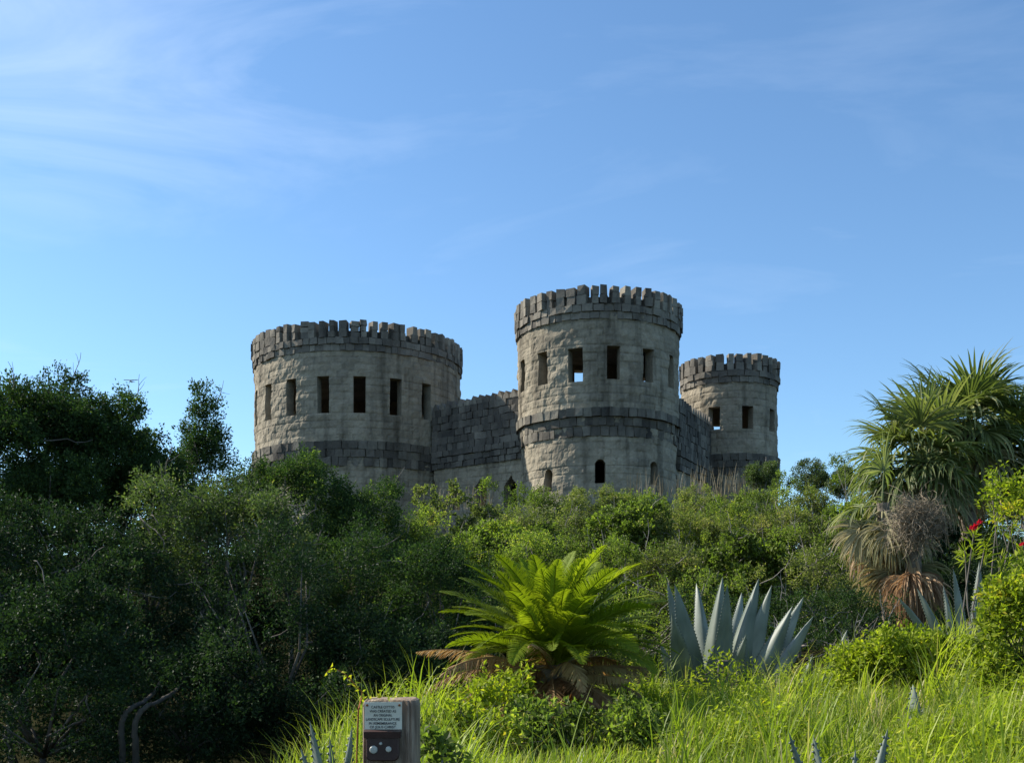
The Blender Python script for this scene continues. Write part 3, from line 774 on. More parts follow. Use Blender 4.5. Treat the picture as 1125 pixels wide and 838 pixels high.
# ------------------------------------------------------------------ fan palms
def fan_leaf(base, d, pet, Rf, droop, brown, val, name_parent, dead_hang=0.0, nseg=34):
    """costapalmate leaf: petiole, then a fan of split segments whose tips hang"""
    base = np.array(base, float); d = unit(d); m = M['palm']
    if brown > 0.66: m = M['palm_dead']
    elif brown > 0.33: m = M['palm_half']
    mb = MB()
    # petiole bends down
    pts = [base]; dd = d.copy()
    for q in range(6):
        dd = unit(dd + np.array([0, 0, -0.10 * droop])); pts.append(pts[-1] + dd * pet / 6)
    mb.tube(pts, np.linspace(.022, .011, 7), 5, 0.55)
    hub = pts[-1]; f = dd
    side = unit(np.cross(f, np.array([0, 0, 1.0]) + rng.normal(size=3) * 0.15)); upv = np.cross(side, f)
    N = 6
    for s in range(nseg):
        a = (s / (nseg - 1) - 0.5) * R(215) + rng.normal() * 0.03
        ln = Rf * (0.62 + 0.38 * math.cos(a * 0.62)) * rng.uniform(0.85, 1.08)
        dirv = unit(f * math.cos(a) + side * math.sin(a) + upv * (0.30 * abs(math.sin(a * .7)) + 0.02))
        w0 = 0.031 * Rf; P = hub + dirv * 0.02; cur = dirv.copy(); wv = unit(np.cross(dirv, upv))
        L_, R_, C_ = [], [], []
        g_ = droop * rng.uniform(0.5, 2.2) + dead_hang
        for q in range(N + 1):
            t = q / N
            w = w0 * (0.35 + 1.3 * t if t < 0.45 else 0.935 * (1 - (t - .45) / .55) ** 0.8 + 0.03)
            L_.append(P - wv * w); R_.append(P + wv * w); C_.append(P - upv * w * 0.5)
            cur = unit(cur + np.array([0, 0, -1.0]) * g_ * (0.04 + 0.55 * t * t) + rng.normal(size=3) * 0.03)
            P = P + cur * ln / N
        v = np.concatenate([L_, C_, R_]); n1_ = N + 1
        q = np.arange(N)
        fa = np.concatenate([np.stack([q, q + n1_, q + n1_ + 1, q + 1], -1), np.stack([q + n1_, q + 2 * n1_, q + 2 * n1_ + 1, q + n1_ + 1], -1)])
        mb.add(v, fa, np.clip(val + rng.normal() * 0.18, 0, 1))
    return mb.build('frond' if brown < 0.66 else 'dead_frond', m, name_parent)

def fan_palm(label, px_crown, py_crown, Y, n_live, n_dead, R_leaf, trunk_r, lean=(0, 0), pet=(0.5, 0.8), up_bias=0.25, side_bias=(0, 0), dead_len=1.0, n_half=5):
    c = at(px_crown, py_crown, Y)
    bx, by = c[0] + lean[0], c[1] + lean[1]
    b = np.array([bx, by, float(ground_z(bx, by))])
    root = empty('fan_palm', b, label, 'palm tree', 'fan palms at the right')
    mb = MB(); t = np.linspace(0, 1, 26)[:, None]
    pts = b + (c - b) * t; pts[0, 2] -= 0.15
    rad = trunk_r * (1.1 - 0.15 * t[:, 0]) * (1 + 0.10 * (np.arange(26) % 2))
    mb.tube(pts, rad, 12); mb.build('trunk', M['palm_bark'], root)
    for q in range(n_live):
        phi = q * 2.39996 + rng.uniform(-.3, .3); e = 1.25 - 1.55 * (q / n_live) ** 0.9 + up_bias * .3
        d = np.array([math.cos(phi) * math.cos(e) + side_bias[0], math.sin(phi) * math.cos(e) + side_bias[1], math.sin(e)])
        fan_leaf(c + rng.normal(size=3) * .05, d, rng.uniform(*pet), R_leaf * rng.uniform(.85, 1.1), 0.6 + 0.9 * (q / n_live), 0, rng.uniform(.35, .75), root)
    for q in range(n_half):
        phi = rng.uniform(0, 6.28); e = -0.15 - rng.uniform(0, .5)
        d = np.array([math.cos(phi), math.sin(phi), math.sin(e) / max(.3, math.cos(e))])
        fan_leaf(c - np.array([0, 0, .12]), d, rng.uniform(*pet), R_leaf * .95, 1.3, .5, rng.uniform(.3, .8), root)
    for q in range(n_dead):
        phi = q * 2.39996 + 1; e = -0.9 - rng.uniform(0, .45)
        d = np.array([math.cos(phi) * math.cos(e), math.sin(phi) * math.cos(e), math.sin(e)])
        fan_leaf(c - np.array([0, 0, .2 + .05 * rng.uniform()]), d, rng.uniform(.5, .8) * dead_len, R_leaf * rng.uniform(.75, 1), 2.2, 1, rng.uniform(.2, .85), root, dead_hang=.8)
    return root

fan_palm('tallest fan palm with its fans spread against the sky', 1062, 474, 20.5, 36, 6, 1.04, .15, (.12, .2), (.5, .85))
fan_palm('fan palm leaning left with pale drooping fans', 1014, 508, 19.6, 26, 9, 0.96, .13, (.25, .3), (.5, .85), side_bias=(-.25, -.1), n_half=9)
fan_palm('fan palm cut by the right edge of the picture', 1138, 496, 21.5, 30, 5, 1.02, .15, (.1, .2), (.5, .85))
fan_palm('short fan palm with a thick brown skirt of dead fronds', 1003, 592, 17.2, 0, 46, 0.80, .12, (.1, .2), (.35, .6), n_half=3, dead_len=.7)
fan_palm('lowest fan palm, its pale half-dead fans drooping down the left side of the clump', 970, 552, 17.8, 2, 20, 0.78, .10, (.2, .2), (.35, .6), n_half=12, side_bias=(-.2, 0), dead_len=.8)

# tangle of dead grey vine hanging on the palms
def tangle(name, label, cat, center, rad, n, thick, mat, parent=None):
    center = np.asarray(center); rad = np.asarray(rad); mb = MB()
    for q in range(n):
        d = rand_unit(1)[0]; p = center + d * rad * rng.uniform(.2, 1) ** .6
        pp = twig_path(p, rng.normal(size=3), rng.uniform(.25, .55), 7, .5, -0.08)
        mb.tube(pp, np.linspace(thick, thick * .5, 7), 3, rng.uniform())
    o = mb.build(name, mat, loc=tuple(center)); return tag(o, label, cat)
tangle('vine_tangle', 'round tangle of dead grey vine hanging under the fan palms', 'vine', at(1008, 572, 16.75), (.40, .25, .33), 950, .005, M['dead_vine'])

# ------------------------------------------------------------------ sago palm
def sago_frond(base, phi, e0, length, bend, brown, parent, val):
    """feather frond arching out; two V-set rows of narrow leaflets"""
    mb = MB(); n = 26
    d = np.array([math.cos(phi) * math.cos(e0), math.sin(phi) * math.cos(e0), math.sin(e0)])
    out = np.array([math.cos(phi), math.sin(phi), 0]); pts = [np.array(base, float)]; ds = [d]
    for q in range(n - 1):
        t = q / (n - 1); e0 -= bend / (n - 1) * (0.4 + 1.3 * t)
        d = out * math.cos(e0) + np.array([0, 0, math.sin(e0)]); pts.append(pts[-1] + d * length / (n - 1)); ds.append(d)
    pts = np.array(pts); ds = np.array(ds)
    mb.tube(pts, np.linspace(.012, .003, n), 5, 0.7)
    roll = rng.normal() * 0.25
    side0 = np.array([-math.sin(phi), math.cos(phi), 0]); m = 84
    t = np.linspace(0.10, 0.995, m)
    P = np.stack([np.interp(t, np.linspace(0, 1, n), pts[:, k]) for k in range(3)], 1)
    D = unit(np.stack([np.interp(t, np.linspace(0, 1, n), ds[:, k]) for k in range(3)], 1))
    Up0 = np.cross(side0[None], D) * -1
    Up0 = np.where(Up0[:, 2:3] < 0, -Up0, Up0) if e0 > -1.4 else Up0
    S = side0[None] * math.cos(roll) + Up0 * math.sin(roll); Up = unit(np.cross(S, D)); Up = np.where((Up * Up0).sum(1, keepdims=True) < 0, -Up, Up)
    prof = np.sin(np.pi * np.clip(t * .93 + .07, 0, 1)) ** .55 * (1 - .15 * t)
    LL = 0.20 * length / 1.15 * prof
    for sgn in (-1, 1):
        jit = rng.normal(size=(m, 3)) * (.05 if brown < .5 else .16)
        a = unit(S * sgn * 0.80 + D * (0.55 + .35 * t[:, None]) + Up * (0.42 if brown < .5 else .1) + jit)
        if brown >= .5: a = unit(a - np.array([0, 0, .35]))
        N3 = 3; w = 0.0062; cur = a.copy(); p = P.copy(); wv = unit(np.cross(a, Up) )
        rows = []
        for q in range(N3 + 1):
            ww = w * (1, 1.0, .8, .08)[q]
            rows += [p - wv * ww, p + wv * ww]
            cur = unit(cur + np.array([0, 0, -.10]) - Up * .06); p = p + cur * (LL / N3)[:, None]
        v = np.stack(rows, 1)          # m, 8, 3
        b = np.arange(m)[:, None] * 8
        f = np.concatenate([b + np.array([[2 * q, 2 * q + 1, 2 * q + 3, 2 * q + 2]]) for q in range(N3)])
        mb.add(v.reshape(-1, 3), f, np.repeat(np.clip(val + rng.normal(size=m) * .1, 0, 1), 8))
    return mb.build('dead_frond' if brown > .5 else 'frond', M['sago_dead'] if brown > .5 else M['sago'], parent)

SY = 10.6
sc_ = at(606, 730, SY)
sb = np.array([sc_[0], sc_[1], float(ground_z(sc_[0], sc_[1]))])
sago = empty('sago_palm', sb, 'bright green sago palm with a skirt of brown fronds', 'sago palm')
mb = MB(); pts = sb + (sc_ - sb) * np.linspace(0, 1, 14)[:, None]; pts[0, 2] -= .1
mb.tube(pts, .17 * (1 + .12 * (np.arange(14) % 2)), 12); mb.build('trunk', M['palm_bark'], sago)
NS = 88
for q in range(NS):
    phi = q * 2.39996 + rng.uniform(-.2, .2); k = q / NS
    e = R(84) - R(62) * k ** .9
    sago_frond(sc_ + rng.normal(size=3) * .03, phi, e, rng.uniform(1.08, 1.36) * (1.0 if k > .15 else .88), R(30 + 34 * k), 0, sago, rng.uniform(.35, .8))
for q in range(38):
    phi = q * 2.39996 + .7; e = R(32) - R(52) * rng.uniform()
    sago_frond(sc_ - np.array([0, 0, .12]), phi, e, rng.uniform(.85, 1.4), R(rng.uniform(15, 95)), 1, sago, rng.uniform(.2, .9))

# ------------------------------------------------------------------ agaves
def agave_leaf(base, tip, w, parent, bulge=0.12, face=None, val=0.5, name='leaf', teeth=True):
    """thick channelled leaf from base to tip, widest in its middle, spiny margins"""
    base, tip = np.array(base, float), np.array(tip, float)
    ax = tip - base; Ln = np.linalg.norm(ax); a = ax / Ln
    out = np.array(face if face is not None else (0, -1, 0), float)        # outer side of the leaf (towards us)
    out = unit(out - a * (out @ a)); s = unit(np.cross(a, out))
    crease = rng.choice([-.5, .35, -.35])
    n = 18; m = 9; t = np.linspace(0, 1, n)
    half = w * np.interp(t, [0, .15, .35, .6, .8, .93, 1], [.85, .9, 1.0, .74, .42, .17, .0]) * .5
    ctr = base + np.outer(t, ax) + out * (bulge * np.sin(np.pi * t) * Ln * .5)[:, None]
    uu = np.linspace(-1, 1, m); V = []
    for sd, thk in ((1, 1.0), (-1, 0.0)):
        for i_ in range(n):
            k = half[i_]
            thick = (0.028 + .05 * (1 - t[i_])) * (1 - uu ** 2) * thk * min(1, k / .03)
            curl = -(1 - np.abs(uu) ** 1.3) * k * crease       # channel: middle sits back on the inside, edges forward
            V.append(ctr[i_] + np.outer(uu * k, s) + np.outer(-curl + thick - k * .2, out))
    V = np.concatenate(V); F = []
    i_, j_ = np.meshgrid(np.arange(n - 1), np.arange(m - 1), indexing='ij'); k0 = (i_ * m + j_).ravel()
    F.append(np.stack([k0, k0 + 1, k0 + m + 1, k0 + m], -1)); F.append(np.stack([k0, k0 + m, k0 + m + 1, k0 + 1], -1) + n * m)
    vt = np.tile(np.repeat(val + .16 * np.sin(t * 21 + val * 9) * (t > .2) - .35 * (t > .96), m), 2) + rng.normal(size=2 * n * m) * .07
    mb = MB(); mb.add(V, np.concatenate(F), vt)
    if teeth:
        ed = []
        for sgn, col_ in ((-1, 0), (1, m - 1)):
            for tt in np.arange(.08, .93, .035 / max(Ln, .4) * 1.1):
                k = np.interp(tt, t, half); e = base + ax * tt + out * (bulge * math.sin(math.pi * tt) * Ln * .5 - k * .2) + s * sgn * k
                mb.add([e - a * .012 - s * sgn * .003, e + a * .012 - s * sgn * .003, e + s * sgn * .014 + a * .004, e + out * .006],
                       [[0, 1, 2, 2], [0, 3, 1, 1], [1, 3, 2, 2], [0, 2, 3, 3]], 0.0)
    return mb.build(name, M['agave'], parent, smooth_shade=True)

def agave(label, base_px, Y, leaves, group='agaves in the grass'):
    """leaves: (tip px, tip py, dY, width, base offset px, bulge, facing)"""
    bx = (base_px - CX) / FPX * Y; b = np.array([bx, Y, float(ground_z(bx, Y))])
    root = empty('agave', b, label, 'agave', group)
    for (tx, ty, dY, w, bo, bul, fc) in leaves:
        tip = at(tx, ty, Y + dY); bs = at(base_px + bo, 0, Y + dY * .25); bs[2] = b[2] - .02
        agave_leaf(bs, tip, w, root, bul, fc, rng.uniform(.25, .75))
    return root
agave('biggest agave with wide blue-grey leaves beside the sago palm', 790, 12.6, [
 (733, 638, .10, .25, -32, .06, (.5, -1, 0)), (741, 641, -.15, .30, -22, .10, (.3, -1, 0)), (738, 672, -.40, .27, -30, .10, (-.3, -1, 0)),
 (794, 633, .15, .27, -10, .07, (-.4, -1, 0)), (799, 642, -.20, .29, -4, .10, (.5, -1, .1)), (834, 634, .10, .30, 12, .08, (-.6, -1, 0)),
 (848, 642, .0, .27, 20, .08, (-.5, -1, 0)), (871, 665, -.15, .27, 28, .07, (-.2, -1, .1)), (883, 655, .15, .26, 34, .06, (-.3, -1, 0)),
 (894, 676, -.2, .24, 40, .02, (-.8, -1, .3)), (820, 696, -.5, .20, 6, .08, (-.2, -1, 0)), (725, 706, -.1, .20, -34, .0, (.1, -1, .5)),
 (765, 640, .6, .26, -14, .08, (.2, -1, 0)), (815, 650, .7, .26, 6, .08, (0, -1, 0))])
agave('agave with a few pale leaves right of the biggest one', 893, 12.2, [
 (931, 691, .1, .16, 12, .05, (-.4, -1, .2)), (893, 719, -.3, .13, -12, .02, (-.5, -1, .2)), (872, 745, -.4, .12, -6, .1, (0, -1, 0))])
agave('spread-out agave under the fan palms behind the yellow-green vines', 1050, 13.2, [
 (986, 655, -.2, .16, -8, .05, (.3, -1, .8)), (1007, 645, .1, .18, -4, .05, (.3, -1, .6)), (1036, 642, .3, .13, 0, .05, (.3, -1, .2)),
 (1047, 624, .0, .22, 12, .05, (.5, -1, .3)), (1076, 616, .1, .19, 22, .05, (-.4, -1, .1)), (1074, 652, -.2, .10, 8, .03, (0, -1, 0)), (1100, 650, .1, .16, 16, .05, (-.3, -1, .3))])
agave('lone dark agave tip poking out of the grass', 1003, 8.6, [(1003, 751, 0, .15, 3, .03, (.2, -1, 0)), (1016, 775, .1, .13, 6, .05, (0, -1, .2)), (992, 778, .1, .12, -6, .05, (0, -1, .2))])
agave('young agave at the bottom edge in the grass, its tips spread wide', 925, 5.6, [
 (866, 802, -.1, .085, -14, .04, (.2, -1, .4)), (893, 806, .0, .09, -6, .04, (.2, -1, .2)), (976, 798, .0, .09, 12, .04, (-.2, -1, .3)), (940, 822, .2, .09, 3, .05, (0, -1, .1))])
agave('young agave with narrow blue leaves just left of the sign post', 372, 6.1, [
 (340, 790, -.1, .085, -6, .08, (.4, -1, .2)), (362, 808, .0, .075, 0, .04, (.2, -1, 0)), (387, 796, .0, .09, 4, .05, (-.4, -1, .1)), (330, 820, .1, .08, -6, .05, (0, -1, .1))])

# ------------------------------------------------------------------ vines, weeds, oleander
VG = 'yellow-green vine mounds in the grass'
vk = dict(per=22, leaf=(.052, .03), spread=.055, shoot=.16, tuft=.14, group=VG, trunk=True, lumpy=1.0, depth=.6)
T('vine_mound', 'yellow-green vine mound below the spread-out agave', 'vine', 1012, 735, 10.5, .50, .20, M['vine'], nc=260, **vk)
T('vine_mound', 'bright vine mound at the right edge, taller than its neighbours', 'vine', 1126, 690, 9.6, .24, .34, M['vine'], nc=200, **vk)
T('vine_mound', 'yellow-green vines in front of the tall mound at the right edge', 'vine', 1088, 752, 9.8, .34, .20, M['vine'], nc=190, **vk)
T('vine_mound', 'vines with leaning shoots at the left end of the right-hand mounds', 'vine', 958, 742, 10.6, .24, .10, M['vine'], nc=110, **vk)
T('vine_mound', 'vine climbing up by the right edge near the red flowers', 'vine', 1128, 572, 12, .32, .32, M['vine'], nc=70, **vk)
T('vine_mound', 'vine sprawling over the brown left fronds of the sago palm', 'vine', 545, 782, 9.4, .22, .09, M['vine'], nc=60, **vk)
T('vine_mound', 'dark green vine at the foot of the sago palm', 'vine', 600, 815, 9.0, .34, .10, M['hedge'], nc=110, **vk)
T('vine_mound', 'dark green vine right of the foot of the sago palm', 'vine', 668, 812, 9.0, .34, .12, M['hedge'], nc=120, **vk)
T('vine_mound', 'weedy mound at the left foot of the sago palm', 'vine', 505, 815, 8.6, .26, .10, M['vine'], nc=60, **vk)
T('leafy_weed', 'broad-leaved dark weed hugging the right side of the sign post', 'weed', 478, 836, 5.2, .09, .07, M['hedge'], nc=34, per=7, leaf=(.045, .036), spread=.03, shoot=.05, tuft=.05)
T('leafy_weed', 'fresh green weed standing in front of the big agave', 'weed', 797, 745, 11.2, .14, .16, M['vine'], nc=20, per=14, leaf=(.05, .025), spread=.05, shoot=.1)

# oleander: long narrow leaves in whorls, red flowers
ob = at(1078, 640, 12.3); ob[2] = float(ground_z(ob[0], ob[1]))
ole = empty('oleander', ob, 'oleander with long narrow leaves and red flowers', 'shrub')
st = MB(); lf = MB(); fl = MB()
for (px, py) in ((1070, 585), (1082, 600), (1060, 600), (1112, 575), (1100, 610), (1118, 645), (1096, 560), (1122, 600)):
    tip = at(px, py, 12.3 + rng.uniform(-.3, .3)); pp = np.array([ob, (ob + tip) / 2 + rng.normal(size=3) * .08, tip]); st.tube(pp, [.014, .01, .006], 5)
    for q in range(26):
        p = tip - np.array([0, 0, 1]) * rng.uniform(0, .22); d = unit(rng.normal(size=3) + np.array([0, 0, .5]))
        v, f = leaf_quads(p[None], d[None], unit(np.cross(d, rand_unit(1)[0]))[None], [rng.uniform(.12, .2)], [.022]); lf.add(v, f, rng.uniform(.2, .8))
st.build('stems', M['bark'], ole); lf.build('leaves', M['vine'], ole)
def flower(px, py, Y, name, label, mat, r=.035):
    c = at(px, py, Y); mb = MB()
    for q in range(10):
        d = unit(rng.normal(size=3) + np.array([0, -.4, .3])); v, f = leaf_quads(c[None], d[None], unit(np.cross(d, rand_unit(1)[0]))[None], [r], [r * .8]); mb.add(v, f, rng.uniform())
    return mb, c
for (px, py) in ((1072, 578), (1076, 574), (1124, 598), (1114, 656), (1121, 658), (1068, 580)):
    mb, c = flower(px, py, 12.0, 'flower', '', M['red'], .045); mb.build('flower', M['red'], ole)

# ------------------------------------------------------------------ grass (one object)
def blades(n, x, y, length, width, lean, bend, base_z, val):
    phi = rng.uniform(0, 2 * math.pi, n)
    out = np.stack([np.cos(phi), np.sin(phi), np.zeros(n)], 1); sd = np.stack([-np.sin(phi), np.cos(phi), np.zeros(n)], 1)
    # turn blades so that widths face about evenly
    P = np.stack([x, y, base_z], 1); e = math.pi / 2 - lean; rows = []; N = 5
    for q in range(N + 1):
        t = q / N; w = width * (1.0, 1.05, .95, .75, .45, .04)[q] * .5
        rows += [P - sd * w[:, None], P + sd * w[:, None]]
        d = out * np.cos(e)[:, None] + np.array([0, 0, 1.0]) * np.sin(e)[:, None]
        P = P + d * (length / N)[:, None]; e = e - bend * (0.3 + 1.1 * t) / N * 2
    v = np.stack(rows, 1); b = np.arange(n)[:, None] * 12
    f = np.concatenate([b + np.array([[2 * q, 2 * q + 1, 2 * q + 3, 2 * q + 2]]) for q in range(N)])
    return v.reshape(-1, 3), f, np.repeat(val, 12)

def scatter(n, y0, y1, left_px):
    y = rng.uniform(y0 ** 1.4, y1 ** 1.4, n * 3) ** (1 / 1.4)
    x = rng.uniform(-.5, .5, n * 3) * y
    px = CX + x / y * FPX
    edge = np.interp(y, [4, 6, 8, 10, 13, 16], left_px)
    ok = px > edge + (rng.uniform(0, 1, n * 3) ** 2) * 90 - 30
    post = (y < 5.1) & (px > 380) & (px < 475)
    ok &= ~post
    return x[ok][:n], y[ok][:n]
mb = MB()
x, y = scatter(34000, 4.6, 13.5, [300, 300, 330, 375, 450, 520]); n = len(x)
patch = fbm(x * .9, y * .9, seed=77); fine = vnoise(x * 3, y * 3, seed=78)
ln = (0.10 + 0.62 * np.clip(patch * 1.6 - .35, 0, 1) + .30 * fine * rng.uniform(0, 1, n) ** 2) * np.interp(y, [4.6, 6, 9, 13.5], [1.05, .95, .75, .6])
dark = (np.abs(x / y * FPX + CX - 605) < 135) & (y < 11) & (y > 7.4)
ln = np.where(dark, ln * .42, ln)
val = np.clip(.15 + .75 * fbm(x * 1.3, y * 1.3, seed=90) + rng.normal(size=n) * .13, 0, .9); val = np.where(rng.uniform(size=n) < .12, rng.uniform(.9, 1, n), val)
v, f, a = blades(n, x, y, ln, rng.uniform(.006, .013, n) * np.interp(y, [4.6, 13], [.85, 1.25]), np.abs(rng.normal(size=n)) * .22, rng.uniform(.1, 1.3, n), ground_z(x, y) - .02, val)
mb.add(v, f, a)
# clumps of longer blades
for q in range(240):
    xx, yy = scatter(1, 4.9, 12.5, [300, 300, 330, 375, 450, 520]); k = rng.integers(8, 34)
    if len(xx) == 0 or (abs(xx[0] / yy[0] * FPX + CX - 605) < 130 and 7.0 < yy[0] < 11): continue
    cx_, cy_ = xx[0], yy[0]; gx_ = cx_ + rng.normal(size=k) * .06; gy_ = cy_ + rng.normal(size=k) * .06
    L_ = rng.uniform(.45, 1.0) * rng.uniform(.6, 1.1, k) * np.interp(cy_, [5, 12], [1, .9]); vv = rng.choice([rng.uniform(.2, .6), rng.uniform(.7, .88), .96], p=[.55, .37, .08])
    v, f, a = blades(k, gx_, gy_, L_, rng.uniform(.008, .016, k), np.abs(rng.normal(size=k)) * .25, rng.uniform(.3, 1.6, k), ground_z(gx_, gy_) - .02, np.clip(vv + rng.normal(size=k) * .05, 0, 1))
    mb.add(v, f, a)
# thin stems at the shady edge on the left
k = 900; yy = rng.uniform(5.4, 9.0, k); pxx = 430 - 150 * rng.uniform(0, 1, k) ** 1.3; xx = (pxx - CX) / FPX * yy
v, f, a = blades(k, xx, yy, rng.uniform(.3, .8, k), rng.uniform(.004, .010, k), np.abs(rng.normal(size=k)) * .3, rng.uniform(.1, 1.2, k), ground_z(xx, yy) - .02, rng.uniform(.3, 1, k))
mb.add(v, f, a)
o = mb.build('grass', M['grass']); tag(o, kind='stuff', cat='grass', label='tall sunlit grass and weeds on the bank in front')
# leafy ground cover between the blades
mb = MB(); x, y = scatter(42000, 5.2, 13.8, [320, 325, 350, 390, 460, 520]); n = len(x)
keep = fbm(x * .8, y * .8, seed=55) > .43; x, y = x[keep], y[keep]; n = len(x)
P = np.stack([x, y, ground_z(x, y) + rng.uniform(.04, .42, n) * np.interp(fbm(x * .8, y * .8, seed=55) * .5 + fbm(x * 3, y * 3, seed=56) * .5, [.35, .65], [.25, 1.25])], 1)
v, f = leaf_quads(P, unit(rng.normal(size=(n, 3)) * np.array([1, 1, .4])), unit(rng.normal(size=(n, 3)) * .4 + np.array([0, 0, 1])), rng.uniform(.03, .075, n), rng.uniform(.02, .04, n))
mb.add(v, f, np.repeat(np.clip(rng.normal(size=n) * .2 + .45, 0, 1), 4))
o = mb.build('ground_cover', M['vine']); tag(o, kind='stuff', cat='ground cover', label='small-leaved weeds growing between the grass blades')
# dry grass below the small right tower
mb = MB()
for (c0, c1, yb, Y_, k, hh) in ((755, 840, 545, 33.5, 110, .78), (690, 760, 545, 33.5, 60, .6), (480, 540, 560, 31, 50, .6)):
    xx = (rng.uniform(c0, c1, k) - CX) / FPX * Y_; yy = Y_ + rng.uniform(-.5, .5, k)
    v, f, a = blades(k, xx, yy, rng.uniform(.5, 1.1, k) * hh * 1.25, np.full(k, .016), np.abs(rng.normal(size=k)) * .1, rng.uniform(0, .5, k), np.full(k, zat(yb, Y_) - .0), rng.uniform(0, 1, k))
    mb.add(v, f, a)
o = mb.build('dry_grass', M['dry']); tag(o, kind='stuff', cat='grass', label='dry straw-coloured grass stalks on the ridge below the castle')

# ------------------------------------------------------------------ sign post
PY = 4.5
def solid(name, col, rough=.6, spec=.3, metal=0): return noisy_mat(name, [(.35, tuple(c * .75 for c in col)), (.65, col)], 14, rough=rough, spec=spec, bump=.1, bscale=60, bdist=.003, metal=metal)
M['post'] = noisy_mat('weathered_wood', [(.3, (.085, .06, .04)), (.5, (.24, .175, .125)), (.7, (.42, .33, .24))], 9, (3, 3, .35), rough=.9, bump=.9, bscale=30, bdist=.008)
M['plate'] = noisy_mat('plaque_paint', [(.3, (.56, .52, .40)), (.6, (.72, .68, .54)), (.8, (.46, .38, .26))], 7, rough=.55, bump=.08, bscale=60, bdist=.002)
M['ink'] = solid('plaque_ink', (.03, .03, .04)); M['rust'] = solid('rust', (.30, .10, .03), .9)
M['brownbox'] = noisy_mat('dark_brown_metal', [(.3, (.028, .014, .011)), (.6, (.055, .027, .022)), (.8, (.10, .06, .05))], 8, rough=.45, spec=.4, bump=.2, bscale=30, bdist=.004)
M['knob'] = solid('pale_metal', (.55, .54, .46), .4, .5)
pc = at(427, 838, PY)
proot = empty('sign_post', (pc[0], PY + .1, float(ground_z(pc[0], PY + .1))), 'weathered wooden post with a small lettered plaque', 'sign post')
# post: rounded square section with vertical cracks, slightly domed top
mb = MB(); x0, x1 = at(396.5, 0, PY)[0], at(458, 0, PY)[0]; cxp = (x0 + x1) / 2; wx = (x1 - x0) / 2; wy = .11; cyp = PY + wy + .012
zb = float(ground_z(cxp, cyp)) - .2; zt = zat(768.5, PY); n = 72; an = np.linspace(0, 2 * math.pi, n, endpoint=False)
def sup(a_, e): return np.sign(np.cos(a_)) * np.abs(np.cos(a_)) ** e, np.sign(np.sin(a_)) * np.abs(np.sin(a_)) ** e
sx, sy = sup(an, .30); groove = 1 - .05 * (vnoise(an * 7, an * 0, seed=3) > .72) - .018 * vnoise(an * 16, an * 0, seed=4)
zs = np.concatenate([np.linspace(zb, zt - .03, 30), [zt - .018, zt - .006, zt]]); sc = np.concatenate([np.ones(30), [.985, .95, .86]])
rows = []
for z_, s_ in zip(zs, sc):
    w_ = 1 + .012 * (vnoise(an * 3, np.full(n, z_ * 6), seed=8) - .5)
    g_ = 1 - (1 - groove) * (0.4 + 1.0 * vnoise(an * 0, np.full(n, z_ * 4), seed=9))
    rows.append(np.stack([cxp + sx * wx * s_ * w_ * g_, cyp + sy * wy * s_ * w_ * g_, np.full(n, z_) + .006 * (vnoise(sx * 3, sy * 3, seed=6) - .5)], 1))
rows.append(np.tile([[cxp, cyp, zt + .002]], (n, 1)))
Vv = np.concatenate(rows); nr = len(rows); i_, j_ = np.meshgrid(np.arange(nr - 1), np.arange(n), indexing='ij'); jn = (j_ + 1) % n
mb.add(Vv, np.stack([i_ * n + j_, i_ * n + jn, (i_ + 1) * n + jn, (i_ + 1) * n + j_], -1).reshape(-1, 4))
mb.build('post', M['post'], proot)
a0, a1 = at(400.3, 770.8, PY), at(441.5, 808, PY)
mb = MB(); mb.box(((a0[0] + a1[0]) / 2, PY + .005, (a0[2] + a1[2]) / 2), (a1[0] - a0[0], .006, a0[2] - a1[2]))
plq = mb.build('plaque', M['plate'], proot)
for px in (403.3, 438.8):
    c = at(px, 774.2, PY); mb = MB(); mb.tube([(c[0], PY + .002, c[2]), (c[0], PY - .003, c[2]), (c[0], PY - .004, c[2])], [.005, .005, .003], 12); mb.build('screw', M['rust'], plq)
lines = ['CASTLE OTTTIS', 'WAS CREATED AS', 'AN ORIGINAL', 'LANDSCAPE SCULPTURE', 'IN REMEMBRANCE', 'OF JESUS CHRIST']
for q, (tx, wpx) in enumerate(zip(lines, (25.5, 29, 20.5, 37, 30, 28.5))):
    cu = bpy.data.curves.new('lettering', 'FONT'); cu.body = tx; cu.align_x = 'CENTER'; cu.align_y = 'CENTER'; cu.size = 1.0; cu.extrude = 0.0; cu.offset = .012
    tmp = bpy.data.objects.new('lettering', cu); COL.objects.link(tmp)
    dg = bpy.context.evaluated_depsgraph_get(); me = bpy.data.meshes.new_from_object(tmp.evaluated_get(dg)); me.name = 'lettering'
    bpy.data.objects.remove(tmp)
    co = np.zeros(len(me.vertices) * 3, np.float32); me.vertices.foreach_get('co', co); co = co.reshape(-1, 3)
    co[:, 0] *= (wpx / FPX * PY) / (co[:, 0].max() - co[:, 0].min()); co[:, 1] *= .0108 / .72
    co[:, 0] -= (co[:, 0].max() + co[:, 0].min()) / 2; co[:, 1] -= (co[:, 1].max() + co[:, 1].min()) / 2
    c = at(420.6, 776.2 + q * 4.47, PY) - ORIGIN[plq.name]
    out_ = np.stack([co[:, 0] + c[0], np.full(len(co), PY - .0005) - ORIGIN[plq.name][1], co[:, 1] + c[2]], 1)
    me.vertices.foreach_set('co', out_.astype(np.float32).ravel()); me.update(); me.materials.clear(); me.materials.append(M['ink'])
    o = bpy.data.objects.new('lettering', me); COL.objects.link(o); o.parent = plq
